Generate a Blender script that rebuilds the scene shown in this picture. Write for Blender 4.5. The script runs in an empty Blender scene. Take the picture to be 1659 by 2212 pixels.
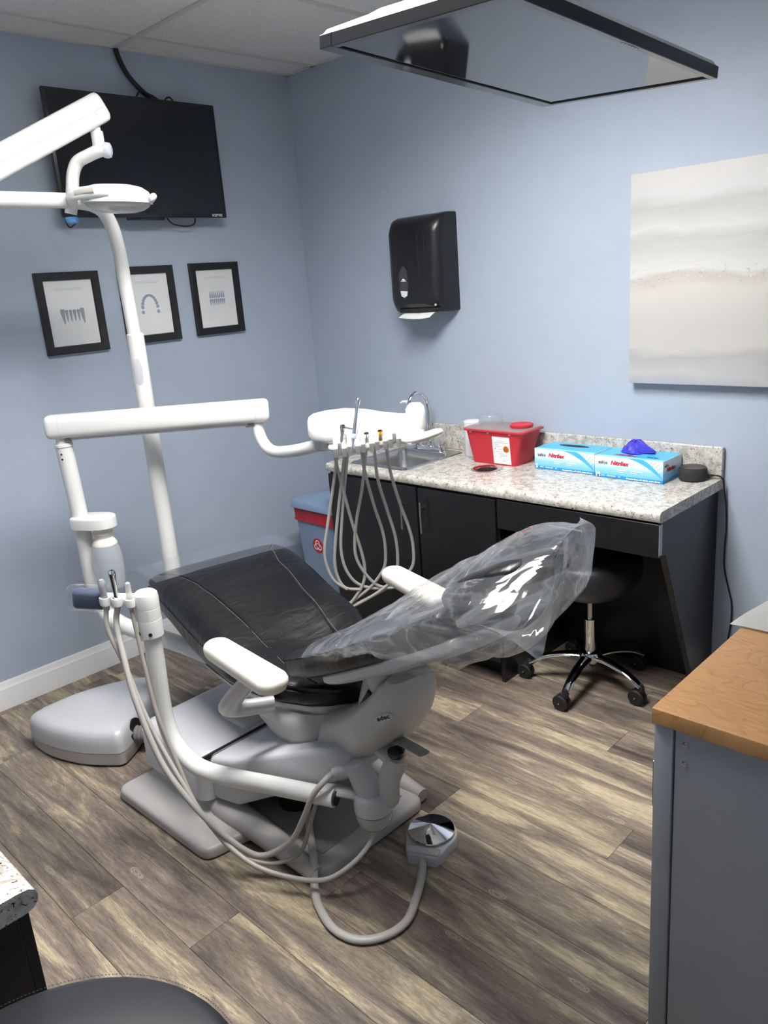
import bpy, bmesh, math, random
from mathutils import Vector, Matrix, noise
random.seed(7)
S = bpy.context.scene
COL = S.collection
PI = math.pi

# ------------------------------------------------------------------ camera
cam_d = bpy.data.cameras.new('camera')
cam = bpy.data.objects.new('camera', cam_d)
COL.objects.link(cam)
_r = Vector((0.71760729, 0.69240605, -0.07492427))
_u = Vector((-0.14074027, 0.24953559, 0.95808359))
_f = Vector((-0.68207914, 0.6769829, -0.27651797))
cam.matrix_world = Matrix((( _r.x, _u.x, -_f.x, 3.61136), (_r.y, _u.y, -_f.y, -3.10862), (_r.z, _u.z, -_f.z, 1.74398), (0, 0, 0, 1)))
cam_d.sensor_fit = 'HORIZONTAL'
cam_d.sensor_width = 36
cam_d.lens = 1711.216 / 1659 * 36
cam_d.clip_start = 0.05
S.camera = cam

# ------------------------------------------------------------------ world, exposure
w = bpy.data.worlds.new('world')
S.world = w
w.use_nodes = True
w.node_tree.nodes['Background'].inputs[0].default_value = (0.5, 0.55, 0.6, 1)
w.node_tree.nodes['Background'].inputs[1].default_value = 0.02
S.view_settings.view_transform = 'Standard'
S.view_settings.look = 'None'
S.view_settings.gamma = 1
S.view_settings.use_curve_mapping = False
S.view_settings.exposure = 0.0
LIGHT_POWER = 53.0       # emission of the ceiling troffers' diffusers
TROFFERS = [(1.656, -2.451, 2.376, -1.011)]

H = 2.848                # ceiling height
X1, Y1 = 4.35, -3.46     # far room limits behind the camera

# ------------------------------------------------------------------ materials
MATS = {}
def srgb(r, g, b):
    f = lambda c: (c/255/12.92) if c/255 <= .04045 else ((c/255+.055)/1.055)**2.4
    return (f(r), f(g), f(b), 1)

class NT:
    def __init__(s, name):
        s.m = bpy.data.materials.new(name); s.m.use_nodes = True
        s.t = s.m.node_tree; s.t.nodes.clear()
        s.out = s.n('ShaderNodeOutputMaterial')
    def n(s, typ, ins=None, **kw):
        nd = s.t.nodes.new(typ)
        for k, v in kw.items(): setattr(nd, k, v)
        if ins:
            for k, v in ins.items():
                i = nd.inputs[k]
                if hasattr(v, 'is_output') or isinstance(v, bpy.types.NodeSocket): s.t.links.new(v, i)
                else: i.default_value = v
        return nd
    def ramp(s, fac, stops, interp='LINEAR'):
        nd = s.n('ShaderNodeValToRGB', {0: fac})
        cr = nd.color_ramp; cr.interpolation = interp
        while len(cr.elements) < len(stops): cr.elements.new(0.5)
        for e, (p, c) in zip(cr.elements, stops):
            e.position = p; e.color = c if len(c) == 4 else (*c, 1)
        return nd.outputs[0]
    def mix(s, fac, a, b, mode='MIX'):
        nd = s.n('ShaderNodeMix', data_type='RGBA', blend_type=mode)
        for i, v in ((0, fac), (6, a), (7, b)):
            if isinstance(v, bpy.types.NodeSocket): s.t.links.new(v, nd.inputs[i])
            else: nd.inputs[i].default_value = v
        return nd.outputs[2]
    def done(s, sh):
        s.t.links.new(sh, s.out.inputs[0]); MATS[s.m.name] = s.m
        return s.m

def plain(name, col, rough=.5, metal=0, spec=.5, bump=None, coat=0, trans=0, alpha=1, var=0.0, emit=None):
    t = NT(name)
    co = t.n('ShaderNodeTexCoord').outputs['Object']
    p = t.n('ShaderNodeBsdfPrincipled', {'Roughness': rough, 'Metallic': metal, 'Specular IOR Level': spec, 'Coat Weight': coat, 'Transmission Weight': trans, 'Alpha': alpha})
    if var:
        nz = t.n('ShaderNodeTexNoise', {'Vector': co, 'Scale': 9.0, 'Detail': 4.0})
        a = tuple(c*(1-var) for c in col[:3])+(1,); b = tuple(min(1, c*(1+var)) for c in col[:3])+(1,)
        t.t.links.new(t.ramp(nz.outputs[0], [(.3, a), (.7, b)]), p.inputs['Base Color'])
    else: p.inputs['Base Color'].default_value = col
    if bump:
        nb = t.n('ShaderNodeTexNoise', {'Vector': co, 'Scale': bump[0], 'Detail': 4.0})
        bp = t.n('ShaderNodeBump', {'Height': nb.outputs[0], 'Strength': bump[1], 'Distance': bump[2]})
        t.t.links.new(bp.outputs[0], p.inputs['Normal'])
    if emit:
        p.inputs['Emission Color'].default_value = emit[0]; p.inputs['Emission Strength'].default_value = emit[1]
    return t.done(p.outputs[0])

plain('wall_paint', srgb(172, 183, 198), .55, spec=.35, bump=(220, .12, .002), var=.015)
plain('trim_white', srgb(238, 238, 238), .35, bump=(60, .03, .002))
plain('joint_dark', srgb(48, 42, 38), .7)
plain('tbar', srgb(210, 207, 202), .5)
plain('troffer', (.8, .8, .8, 1), .5, emit=((1, .985, .975, 1), LIGHT_POWER))
plain('louver', srgb(190, 190, 188), .4, metal=.3)
plain('white_enamel', srgb(226, 226, 222), .28, spec=.5, coat=.2, var=.01)
plain('arm_cream', srgb(236, 228, 214), .35, var=.01)
plain('grey_plastic', srgb(188, 187, 184), .38, var=.015, bump=(300, .03, .001))
plain('light_grey', srgb(190, 191, 194), .35, var=.012)
plain('silver_grey', srgb(176, 176, 178), .32, metal=.35)
plain('base_grey', srgb(176, 172, 169), .36, var=.02, bump=(350, .06, .001))
plain('base_dark', srgb(132, 129, 128), .45, var=.02)
plain('hose_grey', srgb(178, 174, 168), .42, var=.02)
plain('hose_dark', srgb(158, 152, 144), .42, var=.02)
plain('chrome', (.78, .79, .8, 1), .06, metal=1)
plain('steel', (.55, .55, .54, 1), .26, metal=1, bump=(120, .04, .001))
plain('black_plastic', srgb(26, 27, 30), .32, spec=.5)
plain('black_rubber', srgb(24, 24, 25), .6)
plain('black_gloss', (.012, .013, .015, 1), .06, spec=.6)
plain('tv_screen', (.012, .014, .018, 1), .16, spec=.4)
plain('monitor_screen', (.012, .013, .016, 1), .05, spec=1.0)
plain('monitor_case', srgb(34, 35, 38), .3, coat=.3)
plain('monitor_back', srgb(205, 208, 210), .3, coat=.3)
plain('cabinet_black', srgb(25, 25, 28), .34, spec=.45, var=.06, bump=(25, .04, .002))
plain('red_plastic', srgb(188, 38, 52), .35, spec=.5, var=.06)
plain('red_liner', srgb(160, 22, 40), .35, var=.12, bump=(40, .5, .006))
plain('bin_blue', srgb(124, 146, 172), .45, var=.02)
plain('paper_white', srgb(238, 238, 236), .8, var=.01)
plain('print_white', srgb(236, 237, 236), .7, var=.01)
plain('ink_blue', srgb(150, 164, 190), .8)
plain('ink_grey', srgb(158, 161, 170), .8)
plain('ink_dark', srgb(40, 44, 52), .8)
plain('ink_red', srgb(190, 22, 50), .6)
plain('ink_white', srgb(245, 247, 250), .6)
plain('ink_orange', srgb(228, 120, 30), .6)
plain('frame_black', srgb(24, 24, 27), .4, bump=(90, .06, .001))
plain('glove_blue', srgb(66, 62, 190), .5, var=.08)
plain('metal_grey', srgb(146, 148, 152), .5, metal=.12, bump=(900, .08, .0006), var=.02)
plain('speaker_fabric', srgb(44, 45, 48), .9, bump=(1600, .5, .001))
plain('blue_cap', srgb(96, 160, 214), .4)
plain('wipe_white', srgb(225, 228, 232), .4)
plain('label_blue', srgb(182, 190, 226), .5)
plain('thread_pale', srgb(150, 150, 150), .7)
plain('thread_dark', srgb(74, 74, 76), .7)
plain('pad_blue', srgb(74, 84, 104), .3, coat=.4)
plain('gold', srgb(190, 150, 80), .25, metal=1)

def glassy(name, tint, rough, body, body_col, bump=None, ior=1.45, gloss=1.0, graze=.75):
    """thin clear plastic: transparent sheet with some milky body and a Fresnel gloss"""
    t = NT(name)
    co = t.n('ShaderNodeTexCoord').outputs['Object']
    tr = t.n('ShaderNodeBsdfTransparent', {0: tint})
    df = t.n('ShaderNodeBsdfDiffuse', {0: body_col})
    tl = t.n('ShaderNodeBsdfTranslucent', {0: body_col})
    dm = t.n('ShaderNodeMixShader', {0: .5, 1: df.outputs[0], 2: tl.outputs[0]})
    gl = t.n('ShaderNodeBsdfGlossy', {0: (gloss, gloss, gloss, 1), 'Roughness': rough})
    lw = t.n('ShaderNodeLayerWeight', {0: .5})
    pw = t.n('ShaderNodeMath', {0: lw.outputs['Facing'], 1: 3.5}, operation='POWER')
    f0 = ((ior-1)/(ior+1))**2
    fr = t.n('ShaderNodeMath', {0: pw.outputs[0], 1: graze, 2: f0}, operation='MULTIPLY_ADD')
    fb = body
    if bump:
        nz = t.n('ShaderNodeTexNoise', {'Vector': co, 'Scale': bump[0], 'Detail': 3.0, 'Distortion': 1.2})
        rd = t.n('ShaderNodeMath', {0: nz.outputs[0], 1: .5}, operation='SUBTRACT')
        ab = t.n('ShaderNodeMath', {0: rd.outputs[0]}, operation='ABSOLUTE')
        bp = t.n('ShaderNodeBump', {'Height': ab.outputs[0], 'Strength': bump[1], 'Distance': bump[2]})
        t.t.links.new(bp.outputs[0], gl.inputs['Normal']); t.t.links.new(bp.outputs[0], lw.inputs['Normal'])
        cre = t.ramp(ab.outputs[0], [(.0, (1, 1, 1, 1)), (.045, (0, 0, 0, 1))])
        mm = t.n('ShaderNodeMath', {0: cre, 1: .12, 2: body}, operation='MULTIPLY_ADD')
        fb = mm.outputs[0]
    a = t.n('ShaderNodeMixShader', {0: fb, 1: tr.outputs[0], 2: dm.outputs[0]})
    b = t.n('ShaderNodeMixShader', {0: fr.outputs[0], 1: a.outputs[0], 2: gl.outputs[0]})
    return t.done(b.outputs[0])
glassy('bag_plastic', (.98, .985, .99, 1), .09, .10, (.80, .84, .89, 1), bump=(6, .5, .03), ior=1.6, graze=.45)
glassy('toe_plastic', (.95, .96, .98, 1), .05, .04, (.8, .83, .88, 1), ior=1.4)
glassy('clear_acrylic', (.96, .97, .97, 1), .04, .2, (.85, .86, .87, 1), ior=1.45)
glassy('lens_plastic', (.95, .95, .92, 1), .12, .55, (.84, .83, .80, 1), ior=1.4)
glassy('bottle_plastic', (.9, .93, .95, 1), .25, .62, (.80, .84, .87, 1), ior=1.35)
glassy('lid_plastic', (.97, .94, .94, 1), .2, .5, (.86, .80, .81, 1), ior=1.4)
glassy('frame_glass', (.99, .99, .99, 1), .03, .0, (1, 1, 1, 1), ior=1.3)

def leather():
    t = NT('black_leather')
    co = t.n('ShaderNodeTexCoord').outputs['Object']
    n1 = t.n('ShaderNodeTexNoise', {'Vector': co, 'Scale': 380.0, 'Detail': 2.0})
    mp = t.n('ShaderNodeMapping', {'Vector': co, 'Scale': (26, 9, 9), 'Rotation': (0, 0, .35)})
    n2 = t.n('ShaderNodeTexNoise', {'Vector': mp.outputs[0], 'Scale': 1.0, 'Detail': 3.0, 'Distortion': 1.0})
    n3 = t.n('ShaderNodeTexNoise', {'Vector': co, 'Scale': 5.0, 'Detail': 2.0})
    b1 = t.n('ShaderNodeBump', {'Height': n1.outputs[0], 'Strength': .06, 'Distance': .0006})
    h2 = t.n('ShaderNodeMath', {0: n2.outputs[0], 1: n3.outputs[0]}, operation='MULTIPLY')
    b2 = t.n('ShaderNodeBump', {'Height': h2.outputs[0], 'Strength': .30, 'Distance': .022, 'Normal': b1.outputs[0]})
    p = t.n('ShaderNodeBsdfPrincipled', {'Base Color': (.004, .004, .005, 1), 'Roughness': .35, 'Specular IOR Level': .5, 'Normal': b2.outputs[0]})
    return t.done(p.outputs[0])
leather()
plain('stool_vinyl', srgb(38, 39, 43), .42, bump=(420, .18, .001), var=.03)

def plank_mat():
    t = NT('vinyl_plank')
    co = t.n('ShaderNodeTexCoord').outputs['Object']
    oi = t.n('ShaderNodeObjectInfo').outputs['Random']
    off = t.n('ShaderNodeMath', {0: oi, 1: 43.0}, operation='MULTIPLY').outputs[0]
    cx = t.n('ShaderNodeCombineXYZ', {0: off, 1: off, 2: off}).outputs[0]
    v = t.n('ShaderNodeVectorMath', {0: co, 1: cx}, operation='ADD').outputs[0]
    def nz(sx, sy, detail, dist=0.0, rough=.55):
        m = t.n('ShaderNodeMapping', {'Vector': v, 'Scale': (sx, sy, 1)})
        return t.n('ShaderNodeTexNoise', {'Vector': m.outputs[0], 'Scale': 1.0, 'Detail': detail, 'Distortion': dist, 'Roughness': rough}).outputs[0]
    big = nz(1.5, 10.5, 8.0, .6, .68)
    base = t.ramp(big, [(.33, srgb(92, 79, 71)), (.45, srgb(128, 112, 99)), (.53, srgb(146, 129, 109)), (.62, srgb(196, 177, 138))])
    streak = nz(5.5, 70, 9.0, .8, .78)
    c2 = t.mix(.75, base, t.ramp(streak, [(.28, (.10, .09, .085, 1)), (.43, (.40, .395, .39, 1)), (.55, (.55, .545, .53, 1)), (.70, (.86, .84, .78, 1))]), 'OVERLAY')
    fine = nz(36, 380, 6.0, .6, .8)
    c3 = t.mix(.55, c2, t.ramp(fine, [(.32, (.12, .12, .12, 1)), (.5, (.5, .5, .5, 1)), (.66, (.82, .82, .8, 1))]), 'OVERLAY')
    crack = nz(1.9, 74, 7.0, 1.2, .8)
    ck = t.ramp(crack, [(.335, (.24, .21, .19, 1)), (.368, (1, 1, 1, 1))])
    c4 = t.mix(.85, c3, ck, 'MULTIPLY')
    fl_ = nz(11, 120, 5.0, 1.6, .7)
    c4 = t.mix(t.ramp(fl_, [(.66, (0, 0, 0, 1)), (.71, (.6, .6, .6, 1))]), c4, srgb(206, 192, 164))
    mk = t.n('ShaderNodeMapping', {'Vector': v, 'Scale': (2.6, 7.5, 1)})
    wn_ = t.n('ShaderNodeTexNoise', {'Vector': v, 'Scale': 30.0, 'Detail': 2.0}).outputs['Color']
    ws = t.n('ShaderNodeVectorMath', {0: wn_, 'Scale': .11}, operation='SCALE').outputs[0]
    wob = t.n('ShaderNodeVectorMath', {0: mk.outputs[0], 1: ws}, operation='ADD').outputs[0]
    vo = t.n('ShaderNodeTexVoronoi', {'Vector': wob, 'Scale': 1.0, 'Randomness': 1.0}, feature='F1', voronoi_dimensions='2D')
    ring = t.ramp(vo.outputs['Distance'], [(.0, srgb(96, 82, 72)), (.022, srgb(150, 134, 116)), (.036, srgb(204, 188, 156)), (.05, srgb(120, 104, 92)), (.068, srgb(200, 184, 152)), (.085, srgb(140, 124, 108))])
    km = t.ramp(vo.outputs['Distance'], [(.07, (1, 1, 1, 1)), (.095, (0, 0, 0, 1))])
    sp = t.n('ShaderNodeSeparateColor', {0: vo.outputs['Color']})
    gate = t.n('ShaderNodeMath', {0: sp.outputs[0], 1: .55}, operation='GREATER_THAN').outputs[0]
    kg = t.n('ShaderNodeMath', {0: km, 1: gate}, operation='MULTIPLY').outputs[0]
    kf = t.n('ShaderNodeMath', {0: kg, 1: .6}, operation='MULTIPLY').outputs[0]
    c5 = t.mix(kf, c4, ring)
    ov = t.n('ShaderNodeMath', {0: oi, 1: .22, 2: .62}, operation='MULTIPLY_ADD').outputs[0]
    hs = t.n('ShaderNodeHueSaturation', {'Value': ov, 'Saturation': .80, 'Color': c5})
    bp = t.n('ShaderNodeBump', {'Height': streak, 'Strength': .15, 'Distance': .002})
    p = t.n('ShaderNodeBsdfPrincipled', {'Base Color': hs.outputs[0], 'Roughness': .48, 'Specular IOR Level': .35, 'Normal': bp.outputs[0]})
    return t.done(p.outputs[0])
plank_mat()

def granite():
    t = NT('granite_laminate')
    co = t.n('ShaderNodeTexCoord').outputs['Object']
    def nz(s, d=3.0, dist=0.6):
        return t.n('ShaderNodeTexNoise', {'Vector': co, 'Scale': s, 'Detail': d, 'Distortion': dist, 'Roughness': .6}).outputs[0]
    c = t.ramp(nz(38), [(.35, srgb(166, 161, 150)), (.5, srgb(197, 193, 184)), (.65, srgb(210, 208, 201))])
    c = t.mix(t.ramp(nz(62, 4.0, 1.0), [(.60, (0, 0, 0, 1)), (.66, (.75, .75, .75, 1))]), c, srgb(176, 164, 142))
    c = t.mix(t.ramp(nz(85, 4.0, 1.4), [(.595, (0, 0, 0, 1)), (.64, (.95, .95, .95, 1))]), c, srgb(112, 114, 112))
    c = t.mix(t.ramp(nz(120, 3.0, 1.2), [(.625, (0, 0, 0, 1)), (.66, (1, 1, 1, 1))]), c, srgb(52, 46, 44))
    p = t.n('ShaderNodeBsdfPrincipled', {'Base Color': c, 'Roughness': .24, 'Specular IOR Level': .5})
    return t.done(p.outputs[0])
granite()

def tile_mat():
    t = NT('acoustic_tile')
    co = t.n('ShaderNodeTexCoord').outputs['Object']
    n1 = t.n('ShaderNodeTexNoise', {'Vector': co, 'Scale': 170.0, 'Detail': 2.0}).outputs[0]
    n2 = t.n('ShaderNodeTexNoise', {'Vector': co, 'Scale': 60.0, 'Detail': 3.0}).outputs[0]
    c = t.ramp(n1, [(.27, srgb(130, 124, 118)), (.34, srgb(226, 223, 218)), (.7, srgb(234, 232, 228))])
    bp = t.n('ShaderNodeBump', {'Height': n2, 'Strength': .25, 'Distance': .003})
    p = t.n('ShaderNodeBsdfPrincipled', {'Base Color': c, 'Roughness': .9, 'Normal': bp.outputs[0]})
    return t.done(p.outputs[0])
tile_mat()

def wood_top():
    t = NT('maple_veneer')
    co = t.n('ShaderNodeTexCoord').outputs['Object']
    m = t.n('ShaderNodeMapping', {'Vector': co, 'Scale': (3.0, 11.0, 3.0), 'Rotation': (0, 0, 1.2)})
    n1 = t.n('ShaderNodeTexNoise', {'Vector': m.outputs[0], 'Scale': 1.0, 'Detail': 2.0, 'Distortion': 1.5}).outputs[0]
    wv = t.n('ShaderNodeMath', {0: n1, 1: 9.0}, operation='MULTIPLY')
    fr = t.n('ShaderNodeMath', {0: wv.outputs[0]}, operation='FRACT').outputs[0]
    c = t.ramp(fr, [(.0, srgb(152, 108, 64)), (.10, srgb(168, 124, 78)), (.9, srgb(174, 130, 84)), (1, srgb(156, 112, 68))])
    m2 = t.n('ShaderNodeMapping', {'Vector': co, 'Scale': (18.0, 160.0, 18.0), 'Rotation': (0, 0, 1.2)})
    n2 = t.n('ShaderNodeTexNoise', {'Vector': m2.outputs[0], 'Scale': 1.0, 'Detail': 3.0}).outputs[0]
    c = t.mix(.18, c, t.ramp(n2, [(.3, (.25, .25, .25, 1)), (.7, (.7, .7, .7, 1))]), 'OVERLAY')
    p = t.n('ShaderNodeBsdfPrincipled', {'Base Color': c, 'Roughness': .36})
    return t.done(p.outputs[0])
wood_top()

def canvas():
    t = NT('abstract_canvas')
    co = t.n('ShaderNodeTexCoord').outputs['Generated']
    m = t.n('ShaderNodeMapping', {'Vector': co, 'Scale': (2.4, 1, 9.0)})
    n1 = t.n('ShaderNodeTexNoise', {'Vector': m.outputs[0], 'Scale': 1.0, 'Detail': 4.0, 'Distortion': .4}).outputs[0]
    sx = t.n('ShaderNodeSeparateXYZ', {0: co})
    z = t.n('ShaderNodeMath', {0: n1, 1: .5}, operation='SUBTRACT').outputs[0]
    zz = t.n('ShaderNodeMath', {0: z, 1: .15, 2: sx.outputs[2]}, operation='MULTIPLY_ADD').outputs[0]
    c = t.ramp(zz, [(.0, srgb(196, 202, 212)), (.06, srgb(222, 222, 220)), (.13, srgb(198, 196, 194)), (.17, srgb(230, 226, 216)), (.30, srgb(222, 218, 210)), (.45, srgb(232, 226, 214)),
                    (.505, srgb(206, 198, 184)), (.53, srgb(238, 237, 232)), (.62, srgb(218, 217, 212)), (.68, srgb(196, 196, 190)), (.73, srgb(228, 227, 222)), (.82, srgb(190, 191, 186)), (.88, srgb(222, 221, 218)), (1, srgb(226, 222, 216))])
    m3 = t.n('ShaderNodeMapping', {'Vector': co, 'Scale': (30, 1, 60)})
    n3 = t.n('ShaderNodeTexNoise', {'Vector': m3.outputs[0], 'Scale': 1.0, 'Detail': 4.0}).outputs[0]
    band = t.ramp(zz, [(.46, (0, 0, 0, 1)), (.495, (1, 1, 1, 1)), (.54, (.9, .9, .9, 1)), (.57, (0, 0, 0, 1))])
    dk = t.ramp(n3, [(.60, (0, 0, 0, 1)), (.66, (.7, .7, .7, 1))])
    k = t.n('ShaderNodeMath', {0: band, 1: dk}, operation='MULTIPLY').outputs[0]
    c = t.mix(k, c, srgb(150, 144, 134))
    m4 = t.n('ShaderNodeMapping', {'Vector': co, 'Scale': (90, 1, 140)})
    n4 = t.n('ShaderNodeTexNoise', {'Vector': m4.outputs[0], 'Scale': 1.0, 'Detail': 1.0}).outputs[0]
    gl = t.ramp(n4, [(.66, (0, 0, 0, 1)), (.70, (1, 1, 1, 1))])
    k2 = t.n('ShaderNodeMath', {0: band, 1: gl}, operation='MULTIPLY').outputs[0]
    c = t.mix(k2, c, (1, 1, 1, 1))  # sparkle of the glitter band, painted into the colour as white specks
    bp = t.n('ShaderNodeBump', {'Height': n3, 'Strength': .15, 'Distance': .002})
    c = t.mix(.3, c, srgb(222, 220, 217))
    c = t.mix(1.0, c, (.73, .735, .745, 1), 'MULTIPLY')
    p = t.n('ShaderNodeBsdfPrincipled', {'Base Color': c, 'Roughness': .6, 'Normal': bp.outputs[0]})
    return t.done(p.outputs[0])
canvas()

def glove_card():
    """printed carton: white/pale blue fading into cyan towards the bottom"""
    t = NT('glove_carton')
    co = t.n('ShaderNodeTexCoord').outputs['Generated']
    sx = t.n('ShaderNodeSeparateXYZ', {0: co})
    c = t.ramp(sx.outputs[2], [(.0, srgb(40, 150, 214)), (.14, srgb(30, 146, 212)), (.16, srgb(110, 190, 232)), (.42, srgb(150, 208, 238)), (.62, srgb(214, 232, 246)), (.97, srgb(232, 240, 248)), (.985, srgb(140, 205, 236)), (1, srgb(150, 210, 240))])
    p = t.n('ShaderNodeBsdfPrincipled', {'Base Color': c, 'Roughness': .32})
    return t.done(p.outputs[0])
glove_card()
plain('carton_cyan', srgb(72, 176, 226), .32)
plain('carton_side', srgb(92, 150, 190), .35)

# ------------------------------------------------------------------ mesh helpers
OFF = {}
def V(*a): return Vector(a)

def obj(name, bm, mat, parent=None, smooth=35, loc=None, label=None):
    """link bm (world coordinates) as ONE mesh object"""
    bmesh.ops.recalc_face_normals(bm, faces=bm.faces[:]) if len(bm.faces) else None
    me = bpy.data.meshes.new(name)
    if parent is None:
        if loc is None:
            xs = [v.co.x for v in bm.verts]; ys = [v.co.y for v in bm.verts]; zs = [v.co.z for v in bm.verts]
            loc = V((min(xs)+max(xs))/2, (min(ys)+max(ys))/2, min(zs))
        off = Vector(loc)
    else: off = OFF[parent.name]
    bmesh.ops.translate(bm, verts=bm.verts[:], vec=-off)
    bm.to_mesh(me); bm.free()
    if smooth:
        me.polygons.foreach_set('use_smooth', [True]*len(me.polygons))
        me.set_sharp_from_angle(angle=math.radians(smooth))
    me.materials.append(MATS[mat])
    o = bpy.data.objects.new(name, me)
    COL.objects.link(o)
    if parent is None: o.location = off
    else: o.parent = parent
    OFF[o.name] = off
    if label: o['label'] = label
    return o

def tag(o, label, cat, group=None, kind=None):
    o['label'] = label; o['category'] = cat
    if group: o['group'] = group
    if kind: o['kind'] = kind
    return o

def thing(name, loc, label, cat, group=None):
    o = bpy.data.objects.new(name, None); COL.objects.link(o)
    o.empty_display_size = .05
    o.location = loc; OFF[o.name] = Vector(loc)
    return tag(o, label, cat, group)

def copy_tree(o, delta, parent=None):
    c = o.copy(); COL.objects.link(c)
    if parent is None: c.location = o.location+Vector(delta)
    else: c.parent = parent
    OFF[c.name] = OFF[o.name]+Vector(delta)
    for ch in list(o.children): copy_tree(ch, delta, c)
    return c

def box(bm, lo, hi, bev=0, seg=2, M=None):
    r = bmesh.ops.create_cube(bm, size=1)
    vs = r['verts']
    for v in vs:
        v.co = Vector(((lo[i] if v.co[i] < 0 else hi[i]) for i in range(3)))
    if bev:
        es = list({e for v in vs for e in v.link_edges})
        rr = bmesh.ops.bevel(bm, geom=vs+es, offset=bev, segments=seg, affect='EDGES', profile=.5)
        vs = list({v for f in rr['faces'] for v in f.verts} | {v for v in vs if v.is_valid})
    if M is not None:
        bmesh.ops.transform(bm, matrix=M, verts=vs)
    return vs

def frame(o, ex, ey, ez=None):
    """4x4 with axes ex, ey, ez and origin o"""
    ex = Vector(ex).normalized(); ey = Vector(ey); ey = (ey-ex*ex.dot(ey)).normalized()
    ez = ex.cross(ey)
    return Matrix(((ex.x, ey.x, ez.x, o[0]), (ex.y, ey.y, ez.y, o[1]), (ex.z, ey.z, ez.z, o[2]), (0, 0, 0, 1)))

def catmull(pts, n=6, closed=False):
    P = [Vector(p) for p in pts]
    if len(P) < 3: return P
    out = []
    k = len(P)
    for i in range(k if closed else k-1):
        if closed: a, b, c, d = P[i-1], P[i], P[(i+1) % k], P[(i+2) % k]
        else:
            b, c = P[i], P[i+1]
            a = P[i-1] if i else b*2-c
            d = P[i+2] if i+2 < k else c*2-b
        for j in range(n):
            t = j/n
            out.append(.5*((2*b)+(c-a)*t+(2*a-5*b+4*c-d)*t*t+(3*b-a-3*c+d)*t**3))
    if not closed: out.append(P[-1])
    return out

def loft(bm, rings, cap=True, closed=True):
    R = [[bm.verts.new(p) for p in r] for r in rings]
    n = len(R[0])
    for a, b in zip(R, R[1:]):
        for i in range(n if closed else n-1):
            j = (i+1) % n
            try: bm.faces.new((a[i], a[j], b[j], b[i]))
            except ValueError: pass
    if cap and closed:
        for r in (R[0], R[-1]):
            if len({tuple(round(c, 6) for c in v.co) for v in r}) > 2:
                try: bm.faces.new(r)
                except ValueError: pass
    return R

def tube(bm, pts, r, seg=14, n=6, sm=True, cap=True, flat=None, up=None):
    """tube along pts; r scalar or per control point list; flat=(a,b) scales the section"""
    P = catmull(pts, n) if sm else [Vector(p) for p in pts]
    m = len(P)
    if isinstance(r, (int, float)): rr = [r]*m
    else:
        rr = []
        for i in range(m):
            t = i/(m-1)*(len(r)-1); k = min(int(t), len(r)-2); rr.append(r[k]*(1-(t-k))+r[k+1]*(t-k))
    T = [(P[min(i+1, m-1)]-P[max(i-1, 0)]).normalized() for i in range(m)]
    nrm = Vector(up) if up else (V(0, 0, 1) if abs(T[0].z) < .9 else V(1, 0, 0))
    rings = []
    for i in range(m):
        nrm = (nrm-T[i]*nrm.dot(T[i]))
        if nrm.length < 1e-6: nrm = T[i].orthogonal()
        nrm.normalize()
        b = T[i].cross(nrm)
        fa, fb = flat or (1, 1)
        rings.append([P[i]+nrm*math.cos(2*PI*k/seg)*rr[i]*fa+b*math.sin(2*PI*k/seg)*rr[i]*fb for k in range(seg)])
    loft(bm, rings, cap)
    return P

def lathe(bm, prof, o=(0, 0, 0), axis=None, seg=24, cap=True):
    """prof: (radius, height) list, about z through o or along axis"""
    o = Vector(o)
    if axis is None: ex, ey, ez = V(1, 0, 0), V(0, 1, 0), V(0, 0, 1)
    else:
        ez = Vector(axis).normalized(); ex = ez.orthogonal().normalized(); ey = ez.cross(ex)
    rings = [[o+ex*math.cos(2*PI*k/seg)*r+ey*math.sin(2*PI*k/seg)*r+ez*h for k in range(seg)] for r, h in prof]
    loft(bm, rings, cap)

def prism(bm, poly, h0, h1, bev=0, seg=2, M=None, topbev=None):
    """poly in xy extruded from h0 to h1"""
    b2 = bmesh.new()
    vs = [b2.verts.new((p[0], p[1], h0)) for p in poly]
    f = b2.faces.new(vs)
    r = bmesh.ops.extrude_face_region(b2, geom=[f])
    up = [e for e in r['geom'] if isinstance(e, bmesh.types.BMVert)]
    bmesh.ops.translate(b2, verts=up, vec=(0, 0, h1-h0))
    if bev:
        if topbev: es = [e for e in b2.edges if all(abs(v.co.z-h1) < 1e-6 for v in e.verts)]
        else: es = b2.edges[:]
        bmesh.ops.bevel(b2, geom=es, offset=bev, segments=seg, affect='EDGES', profile=.5)
    if M is not None: b2.transform(M)
    bmesh.ops.recalc_face_normals(b2, faces=b2.faces[:])
    me = bpy.data.meshes.new('tmp'); b2.to_mesh(me); b2.free()
    bm.from_mesh(me); bpy.data.meshes.remove(me)

def selli(w, h, n, p):
    """superellipse ring offsets (a,b)"""
    out = []
    for k in range(n):
        t = 2*PI*k/n; c, s = math.cos(t), math.sin(t)
        out.append((w*math.copysign(abs(c)**(2/p), c), h*math.copysign(abs(s)**(2/p), s)))
    return out

def interp(tab, x):
    if x <= tab[0][0]: return tab[0][1]
    for (a, b), (c, d) in zip(tab, tab[1:]):
        if x <= c:
            t = (x-a)/(c-a); t = t*t*(3-2*t)*.5+t*.5
            return b+(d-b)*t
    return tab[-1][1]

def rrect(cx, cy, hx, hy, r, n=5):
    out = []
    for sx, sy, a0 in ((1, 1, 0), (-1, 1, 90), (-1, -1, 180), (1, -1, 270)):
        for k in range(n+1):
            a = math.radians(a0+90*k/n)
            out.append((cx+sx*(hx-r)+r*math.cos(a), cy+sy*(hy-r)+r*math.sin(a)))
    return out

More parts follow.
